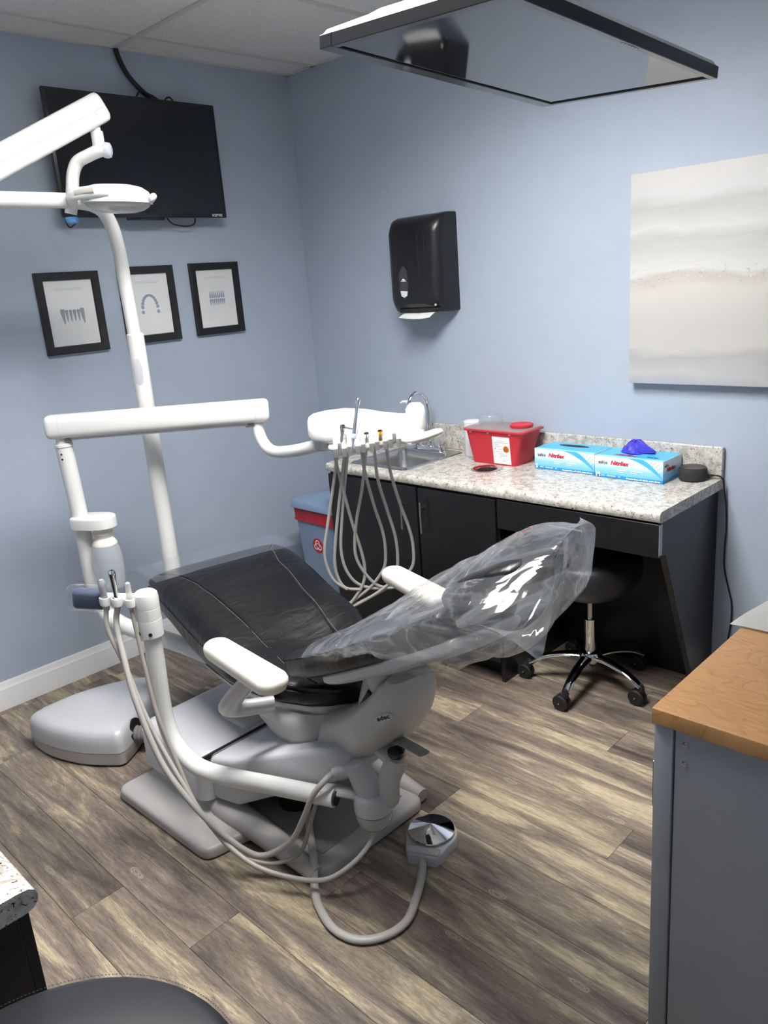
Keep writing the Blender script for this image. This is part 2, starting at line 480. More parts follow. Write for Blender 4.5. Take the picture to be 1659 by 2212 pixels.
def text(name, body, size, mat, parent, M, shear=0, align='LEFT', bold=0, label=None):
    cu = bpy.data.curves.new(name, 'FONT')
    cu.body = body; cu.size = size; cu.shear = shear; cu.align_x = align; cu.offset = bold; cu.extrude = .0003; cu.resolution_u = 2
    to = bpy.data.objects.new('tmp_text', cu); COL.objects.link(to)
    bpy.context.view_layer.update()
    me = bpy.data.meshes.new_from_object(to.evaluated_get(bpy.context.evaluated_depsgraph_get()))
    bpy.data.objects.remove(to); bpy.data.curves.remove(cu)
    bm = bmesh.new(); bm.from_mesh(me); bpy.data.meshes.remove(me)
    bm.transform(M)
    return obj(name, bm, mat, parent, smooth=0, label=label)

def biohazard(bm, M, R):
    """three open rings round a small one, in the xy plane of M"""
    def arc(cx, cy, r, a0, a1, wd, n=14):
        A = [math.radians(a0+(a1-a0)*k/n) for k in range(n+1)]
        rings = [[M @ V(cx+math.cos(a)*(r-wd/2), cy+math.sin(a)*(r-wd/2), 0), M @ V(cx+math.cos(a)*(r+wd/2), cy+math.sin(a)*(r+wd/2), 0)] for a in A]
        loft(bm, rings, cap=False, closed=False)
    for k in range(3):
        a = 90+120*k
        arc(math.cos(math.radians(a))*R*.45, math.sin(math.radians(a))*R*.45, R*.42, a-140, a+140, R*.2)
    arc(0, 0, R*.38, 0, 360, R*.12, 20)

# chair frame: u towards the head, v towards the counter side
TH = math.radians(11)
AX = V(math.cos(TH), -math.sin(TH), 0); BX = V(math.sin(TH), math.cos(TH), 0); P0 = V(1.70, -1.60, 0)
def L(u, v, z): return P0+AX*u+BX*v+V(0, 0, z)

# ================================================================== THE SETTING
def structure(name, lo, hi, mat, label, cat, bev=0):
    bm = bmesh.new(); box(bm, lo, hi, bev)
    return tag(obj(name, bm, mat, smooth=0 if not bev else 35), label, cat, kind='structure')

fl = structure('floor', (-.02, Y1-.02, -.06), (X1+.02, .02, -.0075), 'joint_dark', 'grey-brown wood-look vinyl plank floor of the treatment room', 'floor')
PW, PLN, GAP = .172, 1.42, .0005
rows = []
y = -2.46
while y > Y1: y -= PW
fix = {round((-2.288+2.46)/PW): 1.878, round((-1.428+2.46)/PW): 2.02}
r = 0
while y < 0:
    ri = round((y+2.46)/PW)
    ph = fix.get(ri, random.random()*PLN)
    x = ph-PLN*3
    while x < X1:
        a, b = max(x, 0), min(x+PLN, X1)
        c, d = max(y, Y1), min(y+PW, 0)
        if b-a > .03 and d-c > .01:
            bm = bmesh.new()
            box(bm, (a+GAP, c+GAP, -.0075), (b-GAP, d-GAP, 0), 0)
            top = [e for e in bm.edges if all(v.co.z > -.001 for v in e.verts)]
            bmesh.ops.bevel(bm, geom=top, offset=.0007, segments=1, affect='EDGES')
            obj('plank', bm, 'vinyl_plank', fl, smooth=0)
        x += PLN
    y += PW

wl = structure('wall_left', (-.1, Y1-.1, -.06), (0, .1, H+.25), 'wall_paint', 'pale blue-grey painted wall behind the television and framed prints', 'wall')
wb = structure('wall_back', (0, 0, -.06), (X1+.1, .1, H+.25), 'wall_paint', 'pale blue-grey painted wall above the sink counter', 'wall')
wr = structure('wall_right', (X1, Y1-.1, -.06), (X1+.1, 0, H+.25), 'wall_paint', 'pale blue-grey painted wall beyond the metal cabinet', 'wall')
wf = structure('wall_front', (0, Y1-.1, -.06), (X1, Y1, H+.25), 'wall_paint', 'pale blue-grey painted wall behind the black side counter', 'wall')

def baseboard(name, M, length, label):
    prof = [(0, 0), (.017, 0), (.017, .078), (.0145, .088), (.0145, .098), (.010, .106), (.0085, .118), (.005, .130), (0, .130)]
    bm = bmesh.new()
    loft(bm, [[M @ V(0, d, z) for d, z in prof], [M @ V(length, d, z) for d, z in prof]])
    return tag(obj(name, bm, 'trim_white', smooth=25), label, 'baseboard', kind='structure')
baseboard('baseboard_left', Matrix.Translation((0, Y1, 0)) @ Matrix.Rotation(PI/2, 4, 'Z') @ Matrix.Scale(-1, 4, (0, 1, 0)), -Y1, 'white moulded baseboard along the wall under the television')
baseboard('baseboard_back', Matrix.Translation((2.42, 0, 0)) @ Matrix.Scale(-1, 4, (0, 1, 0)), X1-2.42, 'white moulded baseboard along the wall right of the sink counter')

ce = structure('ceiling', (-.0, Y1, H+.14), (X1, 0, H+.2), 'tbar', 'suspended ceiling of speckled white tiles in a metal grid', 'ceiling')
GX = [0, .216, .936, 1.656, 2.376, 3.096, 3.816, X1]
GY = [Y1, -2.451, -1.011, 0]
for i in range(len(GX)-1):
    for j in range(len(GY)-1):
        a, b, c, d = GX[i], GX[i+1], GY[j], GY[j+1]
        if any(abs(a-t[0]) < .01 and abs(c-t[1]) < .01 for t in TROFFERS): continue
        bm = bmesh.new(); box(bm, (a+.003, c+.003, H+.006), (b-.003, d-.003, H+.03))
        obj('ceiling_tile', bm, 'acoustic_tile', ce, smooth=0)
for gx in GX[1:-1]:
    bm = bmesh.new(); box(bm, (gx-.014, Y1, H), (gx+.014, 0, H+.006)); obj('grid_bar', bm, 'tbar', ce, smooth=0)
for gy in GY[1:-1]:
    for i in range(len(GX)-1):
        bm = bmesh.new(); box(bm, (GX[i]+.014 if i else 0, gy-.014, H), (GX[i+1]-.014 if i < len(GX)-2 else X1, gy+.014, H+.006)); obj('grid_bar', bm, 'tbar', ce, smooth=0)
for lo, hi in (((0, Y1, H), (.02, 0, H+.006)), ((0, -.02, H), (X1, 0, H+.006)), ((X1-.02, Y1, H), (X1, 0, H+.006)), ((0, Y1, H), (X1, Y1+.02, H+.006))):
    bm = bmesh.new(); box(bm, lo, hi); obj('wall_angle', bm, 'tbar', ce, smooth=0)
for i, (a, c, b, d) in enumerate(TROFFERS):
    t = thing('ceiling_light', ((a+b)/2, (c+d)/2, H), ('fluorescent ceiling light panel above the dental chair', 'fluorescent ceiling light panel above the metal cabinet')[i], 'ceiling light', 'ceiling light panels')
    bm = bmesh.new(); box(bm, (a+.03, c+.03, H+.115), (b-.03, d-.03, H+.12)); obj('diffuser', bm, 'troffer', t, smooth=0)
    bm = bmesh.new()
    for lo, hi in (((a+.014, c+.014), (a+.03, d-.014)), ((b-.03, c+.014), (b-.014, d-.014)), ((a+.03, c+.014), (b-.03, c+.03)), ((a+.03, d-.03), (b-.03, d-.014))):
        box(bm, (*lo, H+.0), (*hi, H+.125))
    obj('frame', bm, 'white_enamel', t, smooth=0)
    for k in range(1, 3):        # added unseen louver blades, to keep low-angle light off the upper walls
        x = a+.03+(b-a-.06)*k/3
        bm = bmesh.new(); box(bm, (x-.003, c+.03, H+.045), (x+.003, d-.03, H+.095)); obj('added_louver_blade', bm, 'louver', t, smooth=0)
    for k in range(1, 6):
        y = c+.03+(d-c-.06)*k/6
        for m in range(3):
            x0 = a+.03+(b-a-.06)*m/3+.0035; x1 = a+.03+(b-a-.06)*(m+1)/3-.0035
            bm = bmesh.new(); box(bm, (x0, y-.003, H+.045), (x1, y+.003, H+.095)); obj('added_louver_blade', bm, 'louver', t, smooth=0)

# ================================================================== DENTAL CHAIR
chair = thing('dental_chair', (1.6, -1.62, 0), 'reclined black leather dental chair with white armrests and grey base', 'dental chair')

# --- base plate
def fillet(pl, r, n=6):
    out = []; k = len(pl)
    for i in range(k):
        p = V(*pl[i], 0); a = V(*pl[i-1], 0)-p; b = V(*pl[(i+1) % k], 0)-p
        ang = a.angle(b); d = min(r/math.tan(ang/2), a.length*.45, b.length*.45)
        p0, p1 = p+a.normalized()*d, p+b.normalized()*d
        for m in range(n+1):
            t = m/n; q = p0*(1-t)**2+p*2*t*(1-t)+p1*t*t; out.append((q.x, q.y))
    return out
poly = fillet([(1.055, -2.072), (1.625, -2.062), (1.655, -1.888), (1.99, -1.885), (1.995, -1.412), (1.655, -1.40), (1.62, -1.2), (1.055, -1.19)], .05)
def inset(pl, d):
    n = len(pl); out = []
    ar = sum(pl[i-1][0]*pl[i][1]-pl[i][0]*pl[i-1][1] for i in range(n))
    for i in range(n):
        a, b = pl[i-1], pl[(i+1) % n]
        t = V(b[0]-a[0], b[1]-a[1], 0).normalized(); nn = V(-t.y, t.x, 0) if ar > 0 else V(t.y, -t.x, 0)
        out.append((pl[i][0]+nn.x*d, pl[i][1]+nn.y*d))
    return out
bm = bmesh.new(); loft(bm, [[V(a, b, z) for a, b in inset(poly, d)] for z, d in ((.003, .004), (.008, 0), (.028, 0), (.036, .003), (.041, .008), (.043, .015))])
bp = obj('base_plate', bm, 'base_grey', chair)
# raised rail along each side, and the recessed dark tray between them
for s in (-1, 1):
    yy = -1.64+s*.245
    bm = bmesh.new(); tube(bm, [(1.30, yy-.03*-s*-1, .055), (1.5, yy, .055), (1.75, yy, .045), (1.97, yy-.005, .03)], [.055, .05, .042, .026], 14, flat=(.9, 1.0))
    obj('base_rail', bm, 'base_grey', chair)
bm = bmesh.new(); box(bm, (1.52, -1.83, .0435), (1.93, -1.46, .0465), .001, 1); obj('base_tray', bm, 'base_dark', chair)
# pedestal flare
bm = bmesh.new()
loft(bm, [[V(x, y_, z) for x, y_ in rrect(1.28, -1.64, hx, hy, .05)] for z, hx, hy in ((.040, .205, .335), (.052, .198, .315), (.08, .192, .302), (.12, .19, .30))])
obj('pedestal', bm, 'base_grey', chair)
# front cover
bm = bmesh.new()
sec = [(.098, 0.0), (.10, .004), (.24, .004), (.262, -.010), (.272, -.035)]
loft(bm, [[V(x, y_, z) for x, y_ in rrect(1.282, -1.635, .203+d, .32+d, .045)] for z, d in sec])
obj('base_cover', bm, 'light_grey', chair)
# lift arm cover, rising to the seat
bm = bmesh.new()
pr = [(1.489, .105), (1.489, .255), (1.497, .27), (1.60, .290), (1.82, .375), (1.99, .438), (2.045, .43), (2.062, .395), (2.05, .345), (1.96, .295), (1.75, .19), (1.60, .11)]
Mx = Matrix(((1, 0, 0, 0), (0, 0, 1, 0), (0, 1, 0, 0), (0, 0, 0, 1)))
prism(bm, pr, -1.925, -1.56, .02, 3, Mx)
for v_ in bm.verts:          # the near flank runs in towards the head end
    if v_.co.y < -1.75: v_.co.y += .125*max(0, (v_.co.x-1.52)/.54)
obj('lift_arm', bm, 'light_grey', chair)
bm = bmesh.new(); box(bm, (1.4835, -1.945, .255), (1.491, -1.50, .2735), .001, 1); obj('cover_gap', bm, 'black_rubber', chair)
# dark bellows / motor under the arm
bm = bmesh.new(); lathe(bm, [(.05, .046), (.07, .05), (.07, .09), (.05, .10), (.06, .12), (.04, .14), (.045, .2)], (1.66, -1.70, 0)); obj('motor', bm, 'black_plastic', chair)
bm = bmesh.new(); box(bm, (1.3, -1.75, .20), (1.46, -1.5, .285), .02, 3); obj('swivel_block', bm, 'grey_plastic', chair)

# --- hip bowl
bm = bmesh.new()
rings = []
for z, a, b, cu in ((.475, .245, .185, -.01), (.455, .262, .20, -.01), (.42, .265, .205, -.01), (.37, .25, .19, -.01), (.32, .225, .165, -.005), (.28, .19, .13, 0), (.245, .14, .09, .01), (.225, .09, .055, .01)):
    rings.append([L(cu+x, .01+y_, z) for x, y_ in selli(a, b, 40, 2.6)])
loft(bm, rings)
hip = obj('hip_housing', bm, 'grey_plastic', chair)
# --- rear housing which carries the back
def path_loft(bm, secs, p=3.2, n=28):
    """secs: (u, z, half thickness, half width) swept in the chair's u-z plane"""
    P = [V(s[0], 0, s[1]) for s in secs]
    C = catmull(P, 5)
    rings = []
    m = len(C)
    for i, c in enumerate(C):
        t = (C[min(i+1, m-1)]-C[max(i-1, 0)]).normalized(); nn = V(-t.z, 0, t.x)
        k = i/(m-1)*(len(secs)-1); j = min(int(k), len(secs)-2); a = k-j
        ht = secs[j][2]*(1-a)+secs[j+1][2]*a; hw = secs[j][3]*(1-a)+secs[j+1][3]*a
        vo = (secs[j][4]*(1-a)+secs[j+1][4]*a) if len(secs[0]) > 4 else 0
        rings.append([L(c.x+nn.x*b, x+vo, c.z+nn.z*b) for x, b in selli(hw, ht, n, p)])
    loft(bm, rings)
    return rings
bm = bmesh.new()
path_loft(bm, [(.0, .335, .095, .12), (.15, .365, .095, .125), (.30, .43, .085, .12), (.42, .52, .072, .115), (.50, .605, .058, .105), (.545, .68, .04, .09), (.555, .715, .02, .07)], p=3.2)
rear = obj('rear_housing', bm, 'grey_plastic', chair)
bm = bmesh.new()
path_loft(bm, [(.38, .48, .05, .06), (.41, .56, .055, .065), (.45, .64, .055, .07), (.48, .70, .05, .085), (.51, .755, .03, .09)], p=4)
obj('back_support', bm, 'light_grey', chair)
# dark slot between support and housing
bm = bmesh.new(); tube(bm, [L(.35, -.068, .53), L(.41, -.072, .58), L(.47, -.074, .655)], .010, 8); obj('slot', bm, 'black_rubber', chair)
# seat pan: silver band below the cushion
SW = [(-.83, .17), (-.80, .245), (-.75, .285), (-.66, .292), (-.3, .276), (-.12, .268), (-.02, .24), (.09, .198), (.18, .145), (.235, .085), (.262, .03)]
def seat_w(u): return interp(SW, u)
TOPZ = [(-.83, .690), (-.80, .716), (-.74, .735), (-.62, .740), (-.45, .718), (-.25, .676), (-.05, .636), (.1, .612), (.2, .600), (.262, .582)]
BOTZ = [(-.83, .652), (-.80, .645), (-.74, .632), (-.60, .583), (-.36, .508), (-.2, .497), (.1, .497), (.262, .507)]
bm = bmesh.new()
rings = []
for z, k in ((.455, .80), (.46, .84), (.50, .93), (.505, .93)):
    ring = []
    us = [-.34+(.60)*i/20 for i in range(21)]
    for u_ in us: ring.append(L(u_*.97+.0, -seat_w(u_)*k, z))
    for u_ in reversed(us): ring.append(L(u_*.97+.0, seat_w(u_)*k, z))
    rings.append(ring)
loft(bm, rings)
obj('seat_pan', bm, 'silver_grey', chair)
# --- seat cushion (seat and leg rest in one)
NP = 5.0
def seat_top(u, v):
    w_ = seat_w(u); zt, zb = interp(TOPZ, u), interp(BOTZ, u); zc, h = (zt+zb)/2, (zt-zb)/2
    k = min(abs(v/w_), .9999)
    z = zc+h*(1-k**NP)**(1/NP)
    f = math.exp(-((u-.04)/.20)**2)*math.exp(-(v/.17)**2)       # worn-in hollow
    return z-.052*f
bm = bmesh.new()
rings = []
us = sorted(set([-.83, -.824, -.812, -.80, -.78]+[-.76+i*.0255 for i in range(39)]+[.235, .25, .262]))
for u_ in us:
    w_ = seat_w(u_); zt, zb = interp(TOPZ, u_), interp(BOTZ, u_); zc, h = (zt+zb)/2, (zt-zb)/2
    ring = []
    for a, b in selli(w_, h, 72, NP):
        z = zc+b
        if b > 0:
            z = seat_top(u_, a) if abs(a) < w_*.999 else z
            # pull creases in the hip hollow
            cr = math.exp(-((u_+.08)/.16)**2)*math.exp(-(a/.17)**2)
            z += cr*.007*(noise.noise(V(u_*30+a*9, a*10, 1.3))+.7*noise.noise(V(u_*15+a*20, a*8, 4.1)))
        ring.append(L(u_, a, z))
    rings.append(ring)
loft(bm, rings)
seat = obj('seat', bm, 'black_leather', chair, smooth=60)
def seam_v(u):   # half width of the centre panel
    return interp([(-.80, .285), (-.74, .245), (-.66, .198), (-.52, .162), (-.25, .134), (0, .112), (.2, .095)], u)
for s in (-1, 1):
    pts = [L(u_, s*seam_v(u_), seat_top(u_, s*seam_v(u_))+.0005) for u_ in [-.77+i*.04 for i in range(25)]]
    bm = bmesh.new(); tube(bm, pts, .0034, 6, 2); obj('seam', bm, 'black_leather', seat)
    bm = bmesh.new()
    for off in (.008,):
        for i in range(150):
            u_ = -.77+.96*i/150; u2 = u_+.0042
            vv = s*(seam_v(u_)+off)
            tube(bm, [L(u_, vv, seat_top(u_, vv)+.0006), L(u2, vv, seat_top(u2, vv)+.0006)], .0007, 4, sm=False)
    o = obj('stitching', bm, 'thread_pale', seat, smooth=0); o['kind'] = 'stuff'
# border piping all round, a little above the bottom
def outline(k, zf, n=26):
    us = [-.79+(1.045)*i/n for i in range(n+1)]
    pts = [L(u_, -seat_w(u_)*k, interp(BOTZ, u_)*(1-zf)+interp(TOPZ, u_)*zf) for u_ in us]
    pts += [L(u_, seat_w(u_)*k, interp(BOTZ, u_)*(1-zf)+interp(TOPZ, u_)*zf) for u_ in reversed(us)]
    return pts
for k, zf in ((1.0, .55), (.985, .72)):
    pts = outline(k, zf); bm = bmesh.new(); tube(bm, pts+[pts[0]], .0028, 6, 2, cap=False); obj('piping', bm, 'black_leather', seat)

# --- backrest
BW = [(.15, .12), (.165, .165), (.19, .195), (.24, .212), (.35, .217), (.5, .208), (.62, .185), (.72, .158), (.80, .135), (.84, .12)]
BC = [V(.15, 0, .652), V(.25, 0, .692), V(.36, 0, .740), V(.5, 0, .806), V(.62, 0, .866), V(.72, 0, .918), V(.80, 0, .962), V(.86, 0, .998)]
def back_rings(hw_add, ht, shift, u0=None, n=40, p=4.2, dish=.012, trim=0):
    C = catmull(BC, 6); m = len(C); rings = []
    for i, c in enumerate(C):
        if u0 is not None and c.x < u0: continue
        t = (C[min(i+1, m-1)]-C[max(i-1, 0)]).normalized(); nn = V(-t.z, 0, t.x)
        e = min(1, (i+.6)/4, (m-i-.4)/3); e = math.sqrt(max(.05, 1-(1-e)**2))
        w_ = interp(BW, c.x)+hw_add
        if u0 is not None:
            q_ = min(1, (len(rings)+.4)/6); q_ = math.sqrt(1-(1-q_)**2); e *= q_; w_ *= .55+.45*q_
        ring = []
        for a, b in selli(w_, ht*e, n, p):
            bb = b+shift - (dish*(1-(a/w_)**2) if b > 0 else 0)*0 + .008*(abs(a)/w_)**2.5
            ring.append(L(c.x+nn.x*bb, a, c.z+nn.z*bb))
        rings.append(ring)
    return rings
bm = bmesh.new(); loft(bm, back_rings(0, .044, -.008)); back = obj('backrest', bm, 'black_leather', chair, smooth=60)
C = back_rings(0, .034, 0)
for k in (2, 18):      # seam near either long edge of the cushion
    bm = bmesh.new(); tube(bm, [r_[k] for r_ in C[2:-1]], .0028, 6, 1); obj('seam', bm, 'black_leather', back)
bm = bmesh.new(); loft(bm, back_rings(-.014, .022, -.058, u0=.33)); obj('back_shell', bm, 'grey_plastic', chair)
# --- headrest
hs = [(.835, 1.030, .012, .06), (.845, 1.036, .03, .092), (.885, 1.064, .036, .115), (.95, 1.104, .036, .12), (1.02, 1.140, .034, .11), (1.06, 1.158, .028, .09), (1.08, 1.167, .012, .055)]
bm = bmesh.new(); path_loft(bm, hs, p=3.2, n=36); obj('headrest', bm, 'black_leather', chair, smooth=60)
bm = bmesh.new(); path_loft(bm, [(.72, .875, .014, .07), (.80, .93, .014, .075), (.88, 1.0, .014, .075), (.95, 1.05, .016, .08), (1.0, 1.08, .01, .065)], p=4); obj('headrest_bar', bm, 'grey_plastic', chair)
# --- armrests
for (u0, v0, u1, v1, s) in ((.058, -.362, .438, -.332, -1), (-.062, .368, .296, .335, 1)):
    a, b = L(u0, v0, .748), L(u1, v1, .748)
    d = (b-a).normalized(); sd = V(-d.y, d.x, 0); ln = (b-a).length
    bm = bmesh.new()
    rings = []
    for z, k in ((-.026, -.014), (-.022, -.006), (-.010, -.001), (.004, 0), (.014, -.004), (.021, -.013), (.024, -.024)):
        ring = []
        for x, y_ in rrect(0, 0, ln/2+k, .047+k*.85, min(.040, .046+k*.85)):
            wk = 1-.16*max(0, -x/(ln/2))**2
            ring.append((a+b)/2+d*x+sd*y_*wk+V(0, 0, z+.006))
        rings.append(ring)
    loft(bm, rings)
    pad = obj('armrest', bm, 'arm_cream', chair, smooth=50)
    m1 = a+d*ln*.62
    bm = bmesh.new()
    q = [m1+V(0, 0, -.02), m1-AX*.10+V(0, 0, -.10), m1-AX*.20+V(0, 0, -.19), m1-AX*.225-BX*s*.04+V(0, 0, -.228), m1-AX*.20-BX*s*.14+V(0, 0, -.24)]
    tube(bm, q, [.03, .033, .034, .032, .03], 16, flat=(.72, 1.1), up=(0, 0, 1)); obj('arm_post', bm, 'silver_grey', pad)

# logo badge on the rear housing
from mathutils.bvhtree import BVHTree
def surf(o, origin, direction):
    dg = bpy.context.evaluated_depsgraph_get()
    bvh = BVHTree.FromPolygons([v.co+OFF[o.name] for v in o.data.vertices], [list(p.vertices) for p in o.data.polygons])
    h = bvh.ray_cast(Vector(origin), Vector(direction).normalized())
    return h[0], h[1]
hp, hn = surf(rear, L(1.2, -.55, 1.05), L(.49, -.05, .575)-L(1.2, -.55, 1.05))
if hp:
    if hn.dot(L(1.2, -.55, 1.05)-hp) < 0: hn = -hn
    ex = _r*.86+_u*.5; ex = (ex-hn*hn.dot(ex)).normalized(); ey = hn.cross(ex)
    Mb = frame(hp+hn*.002, ex, ey)
    bm = bmesh.new(); prism(bm, selli(.030, .013, 28, 2.2), -.003, .0, .0008, 1, Mb); bd = obj('badge', bm, 'light_grey', chair)
    text('lettering', 'adec', .021, 'ink_dark', bd, Mb @ Matrix.Translation((-.019, -.005, .0004)), shear=.2, bold=.0006)
# swivel brake lever, bracket and knob below the rear housing
bm = bmesh.new(); tube(bm, [L(.32, .03, .40), L(.42, .01, .455), L(.52, -.005, .485), L(.615, -.01, .50)], [.014, .013, .013, .012], 10, flat=(.5, 1.6), up=(0, 0, 1)); obj('brake_lever', bm, 'base_dark', chair)
bm = bmesh.new(); lathe(bm, [(.022, -.012), (.026, -.004), (.026, .006), (.018, .012), (.008, .014)], L(.50, -.025, .455), None, 16); obj('pivot_cap', bm, 'black_gloss', chair)
bm = bmesh.new(); tube(bm, [L(.28, .0, .36), L(.40, -.02, .43), L(.50, -.03, .435)], .03, 12, flat=(.6, 1.2), up=(0, 0, 1)); obj('pivot_arm', bm, 'grey_plastic', chair)

# ================================================================== ASSISTANT ARM (instrument stand on the near side)
asst = thing('assistant_arm', (1.75, -1.95, .25), 'white bent tube arm with instrument holder and suction canister beside dental chair', 'instrument arm')
bm = bmesh.new()
tube(bm, [(1.447, -2.025, .78), (1.446, -2.028, .62), (1.445, -2.03, .50), (1.452, -2.028, .42), (1.478, -2.022, .355), (1.53, -2.01, .313), (1.60, -1.998, .300), (1.70, -1.965, .298), (1.85, -1.905, .298), (2.03, -1.835, .298)], .0285, 20, 8)
obj('arm_tube', bm, 'white_enamel', asst)
bm = bmesh.new(); lathe(bm, [(.0225, 0), (.0225, .004)], (2.032, -1.834, .298), (.93, .36, 0), 16); obj('tube_end', bm, 'black_rubber', asst)
bm = bmesh.new(); lathe(bm, [(.030, .735), (.037, .742), (.038, .79), (.0375, .798), (.0365, .799), (.0375, .80), (.0375, .835), (.0365, .836), (.0375, .837), (.0385, .868), (.036, .882), (.028, .889), (.0, .891)], (1.447, -2.025, 0), None, 28); obj('swivel_head', bm, 'white_enamel', asst)
for a in (-100, -35):
    c = V(1.447, -2.025, .757)+V(math.cos(math.radians(a)), math.sin(math.radians(a)), 0)*.0372
    bm = bmesh.new(); lathe(bm, [(.006, -.004), (.006, .0015)], c, V(math.cos(math.radians(a)), math.sin(math.radians(a)), 0), 10); obj('screw', bm, 'black_rubber', asst)
# holder bar towards the patient's feet
bar = [V(1.447, -2.03, .862), V(1.405, -2.068, .868), V(1.355, -2.112, .876), V(1.31, -2.15, .882)]
bm = bmesh.new(); tube(bm, bar[:3], [.02, .017, .015], 12, 3, flat=(1.1, .9)); obj('holder_bar', bm, 'white_enamel', asst)
HD = (bar[2]-bar[0]).normalized(); HN = V(-HD.y, HD.x, 0)
if HN.dot(V(1, -.98, 0)) < 0: HN = -HN
for k in (.30, .62, .92):
    c = bar[0].lerp(bar[2], k)+HN*.022
    bm = bmesh.new()
    A = [math.radians(a) for a in range(-130, 131, 20)]
    rings = []
    for a in A:
        dr = HN*math.cos(a)+HD*math.sin(a)
        rings.append([c+HN*.004+dr*r_+V(0, 0, z) for r_, z in ((.0105, -.012), (.0165, -.012), (.0175, 0), (.0165, .012), (.0105, .012))])
    rings = [r_ for r_ in rings]
    loft(bm, rings); obj('holder', bm, 'white_enamel', asst)
# dark touch pad at the end of the bar, wrapped in film
Mp = frame(bar[2]+HD*.05+V(0, 0, -.004), HD, V(0, 0, 1))
bm = bmesh.new(); box(bm, (-.055, -.034, -.02), (.05, .030, .02), .015, 4, Mp); tp = obj('touch_pad', bm, 'pad_blue', asst)
bm = bmesh.new()
rings = []
for x in (-.062, -.03, 0, .03, .058, .066):
    k = 1 if x < .06 else .75
    rings.append([Mp @ V(x+.004*noise.noise(V(x*90, a*80, 2)), b*k+.003*noise.noise(V(x*60, a*70, b*60)), a*k) for a, b in selli(.0245, .040, 24, 4)])
loft(bm, rings, cap=False); obj('barrier_film', bm, 'toe_plastic', tp)
# canister (solids collector) on its bracket
bm = bmesh.new(); lathe(bm, [(.0, .178), (.020, .179), (.040, .188), (.052, .205), (.0565, .228), (.0565, .240)], (2.098, -1.748, 0), None, 28); can = obj('canister_bowl', bm, 'lens_plastic', asst)
bm = bmesh.new(); lathe(bm, [(.0545, .240), (.0545, .2435)], (2.098, -1.748, 0), None, 28); obj('canister_gap', bm, 'black_rubber', asst)
bm = bmesh.new(); lathe(bm, [(.057, .2435), (.058, .255), (.058, .290), (.054, .300), (.045, .306), (.0, .308)], (2.098, -1.748, 0), None, 28); obj('canister_body', bm, 'light_grey', asst)
ta = V(-.030, -.022, .115).normalized(); t0 = V(2.096, -1.750, .285)
bm = bmesh.new(); lathe(bm, [(.041, 0), (.040, .03), (.038, .09), (.036, .125), (.030, .131), (.0, .133)], t0, ta, 26); obj('canister_neck', bm, 'light_grey', asst)
bm = bmesh.new(); sp = t0+ta*.085
tube(bm, [sp, sp+V(-.035, -.035, .012), sp+V(-.058, -.055, .004)], [.017, .0165, .015], 14, 3); obj('spigot', bm, 'light_grey', asst)
# bracket from the chair to the canister
bm = bmesh.new()
tube(bm, [L(.505, -.03, .432), L(.48, -.045, .36), V(2.155, -1.735, .29), V(2.12, -1.745, .268)], [.030, .028, .026, .022], 12, 4, flat=(.45, 1.15), up=(1, -1, .3)); obj('bracket', bm, 'grey_plastic', asst)
bm = bmesh.new(); tube(bm, [(1.985, -1.85, .318), (2.04, -1.80, .305), (2.075, -1.765, .285)], [.022, .024, .022], 12, 4, flat=(.6, 1.1), up=(0, 0, 1)); obj('link_plate', bm, 'grey_plastic', asst)

# instruments hung in the holders, each with its hose
def instrument(name, label, cat, base, tip, prof, mat, hose, hr, hmat, extra=None):
    base, tip = Vector(base), Vector(tip)
    t = thing(name, base, label, cat, 'instruments on the assistant arm')
    bm = bmesh.new(); lathe(bm, prof, base, tip-base, 16); obj('body', bm, mat, t)
    if extra: extra(t)
    bm = bmesh.new(); tube(bm, hose, hr, 12, 6); obj('hose', bm, hmat, t)
    return t
h0 = [bar[0].lerp(bar[2], k)+HN*.026 for k in (.30, .62, .92)]
def spray(t):
    p = h0[1]+V(.002, -.002, .1)
    bm = bmesh.new(); tube(bm, [p, p-_r*.022+V(0, 0, .008), p-_r*.04+V(0, 0, .012)], [.0045, .004, .0035], 10, 3); obj('nozzle', bm, 'chrome', t)
    bm = bmesh.new(); lathe(bm, [(.006, -.006), (.0075, 0), (.006, .008)], p+_r*.009, _r, 12); obj('button', bm, 'chrome', t)
instrument('air_water_syringe', 'chrome air water syringe with angled nozzle hung in the instrument holder', 'syringe', h0[1]+V(0, 0, -.022), h0[1]+V(.002, -.002, .1),
    [(.006, 0), (.0085, .01), (.0075, .05), (.0095, .09), (.0115, .105), (.0115, .118), (.009, .126), (0, .128)], 'chrome',
    [h0[1]+V(0, 0, -.015), h0[1]+V(-.005, -.012, -.07), (1.445, -2.128, .70), (1.50, -2.14, .573), (1.571, -2.131, .4), (1.642, -2.104, .285), (1.723, -2.059, .175), (1.787, -2.002, .090), (1.836, -1.965, .082), (1.905, -1.92, .14), (1.958, -1.905, .235), (1.995, -1.89, .32), (2.02, -1.86, .365), sp+V(-.058, -.055, .004)], .0092, 'hose_grey')
instrument('saliva_ejector', 'slim clear-tipped saliva ejector valve hung on the assistant arm', 'suction valve', h0[0]+V(0, 0, -.022), h0[0]+V(.003, .002, .08),
    [(.008, 0), (.0105, .01), (.011, .04), (.0085, .062), (.0075, .085), (.004, .088)], 'lens_plastic',
    [h0[0]+V(0, 0, -.015), (1.45, -2.075, .76), (1.473, -2.08, .66), (1.511, -2.085, .512), (1.577, -2.075, .34), (1.649, -2.071, .225), (1.745, -2.036, .10), (1.82, -1.99, .062), (1.875, -1.945, .062), (1.925, -1.905, .10), (1.955, -1.88, .20), (1.972, -1.86, .275)], .0065, 'hose_dark')
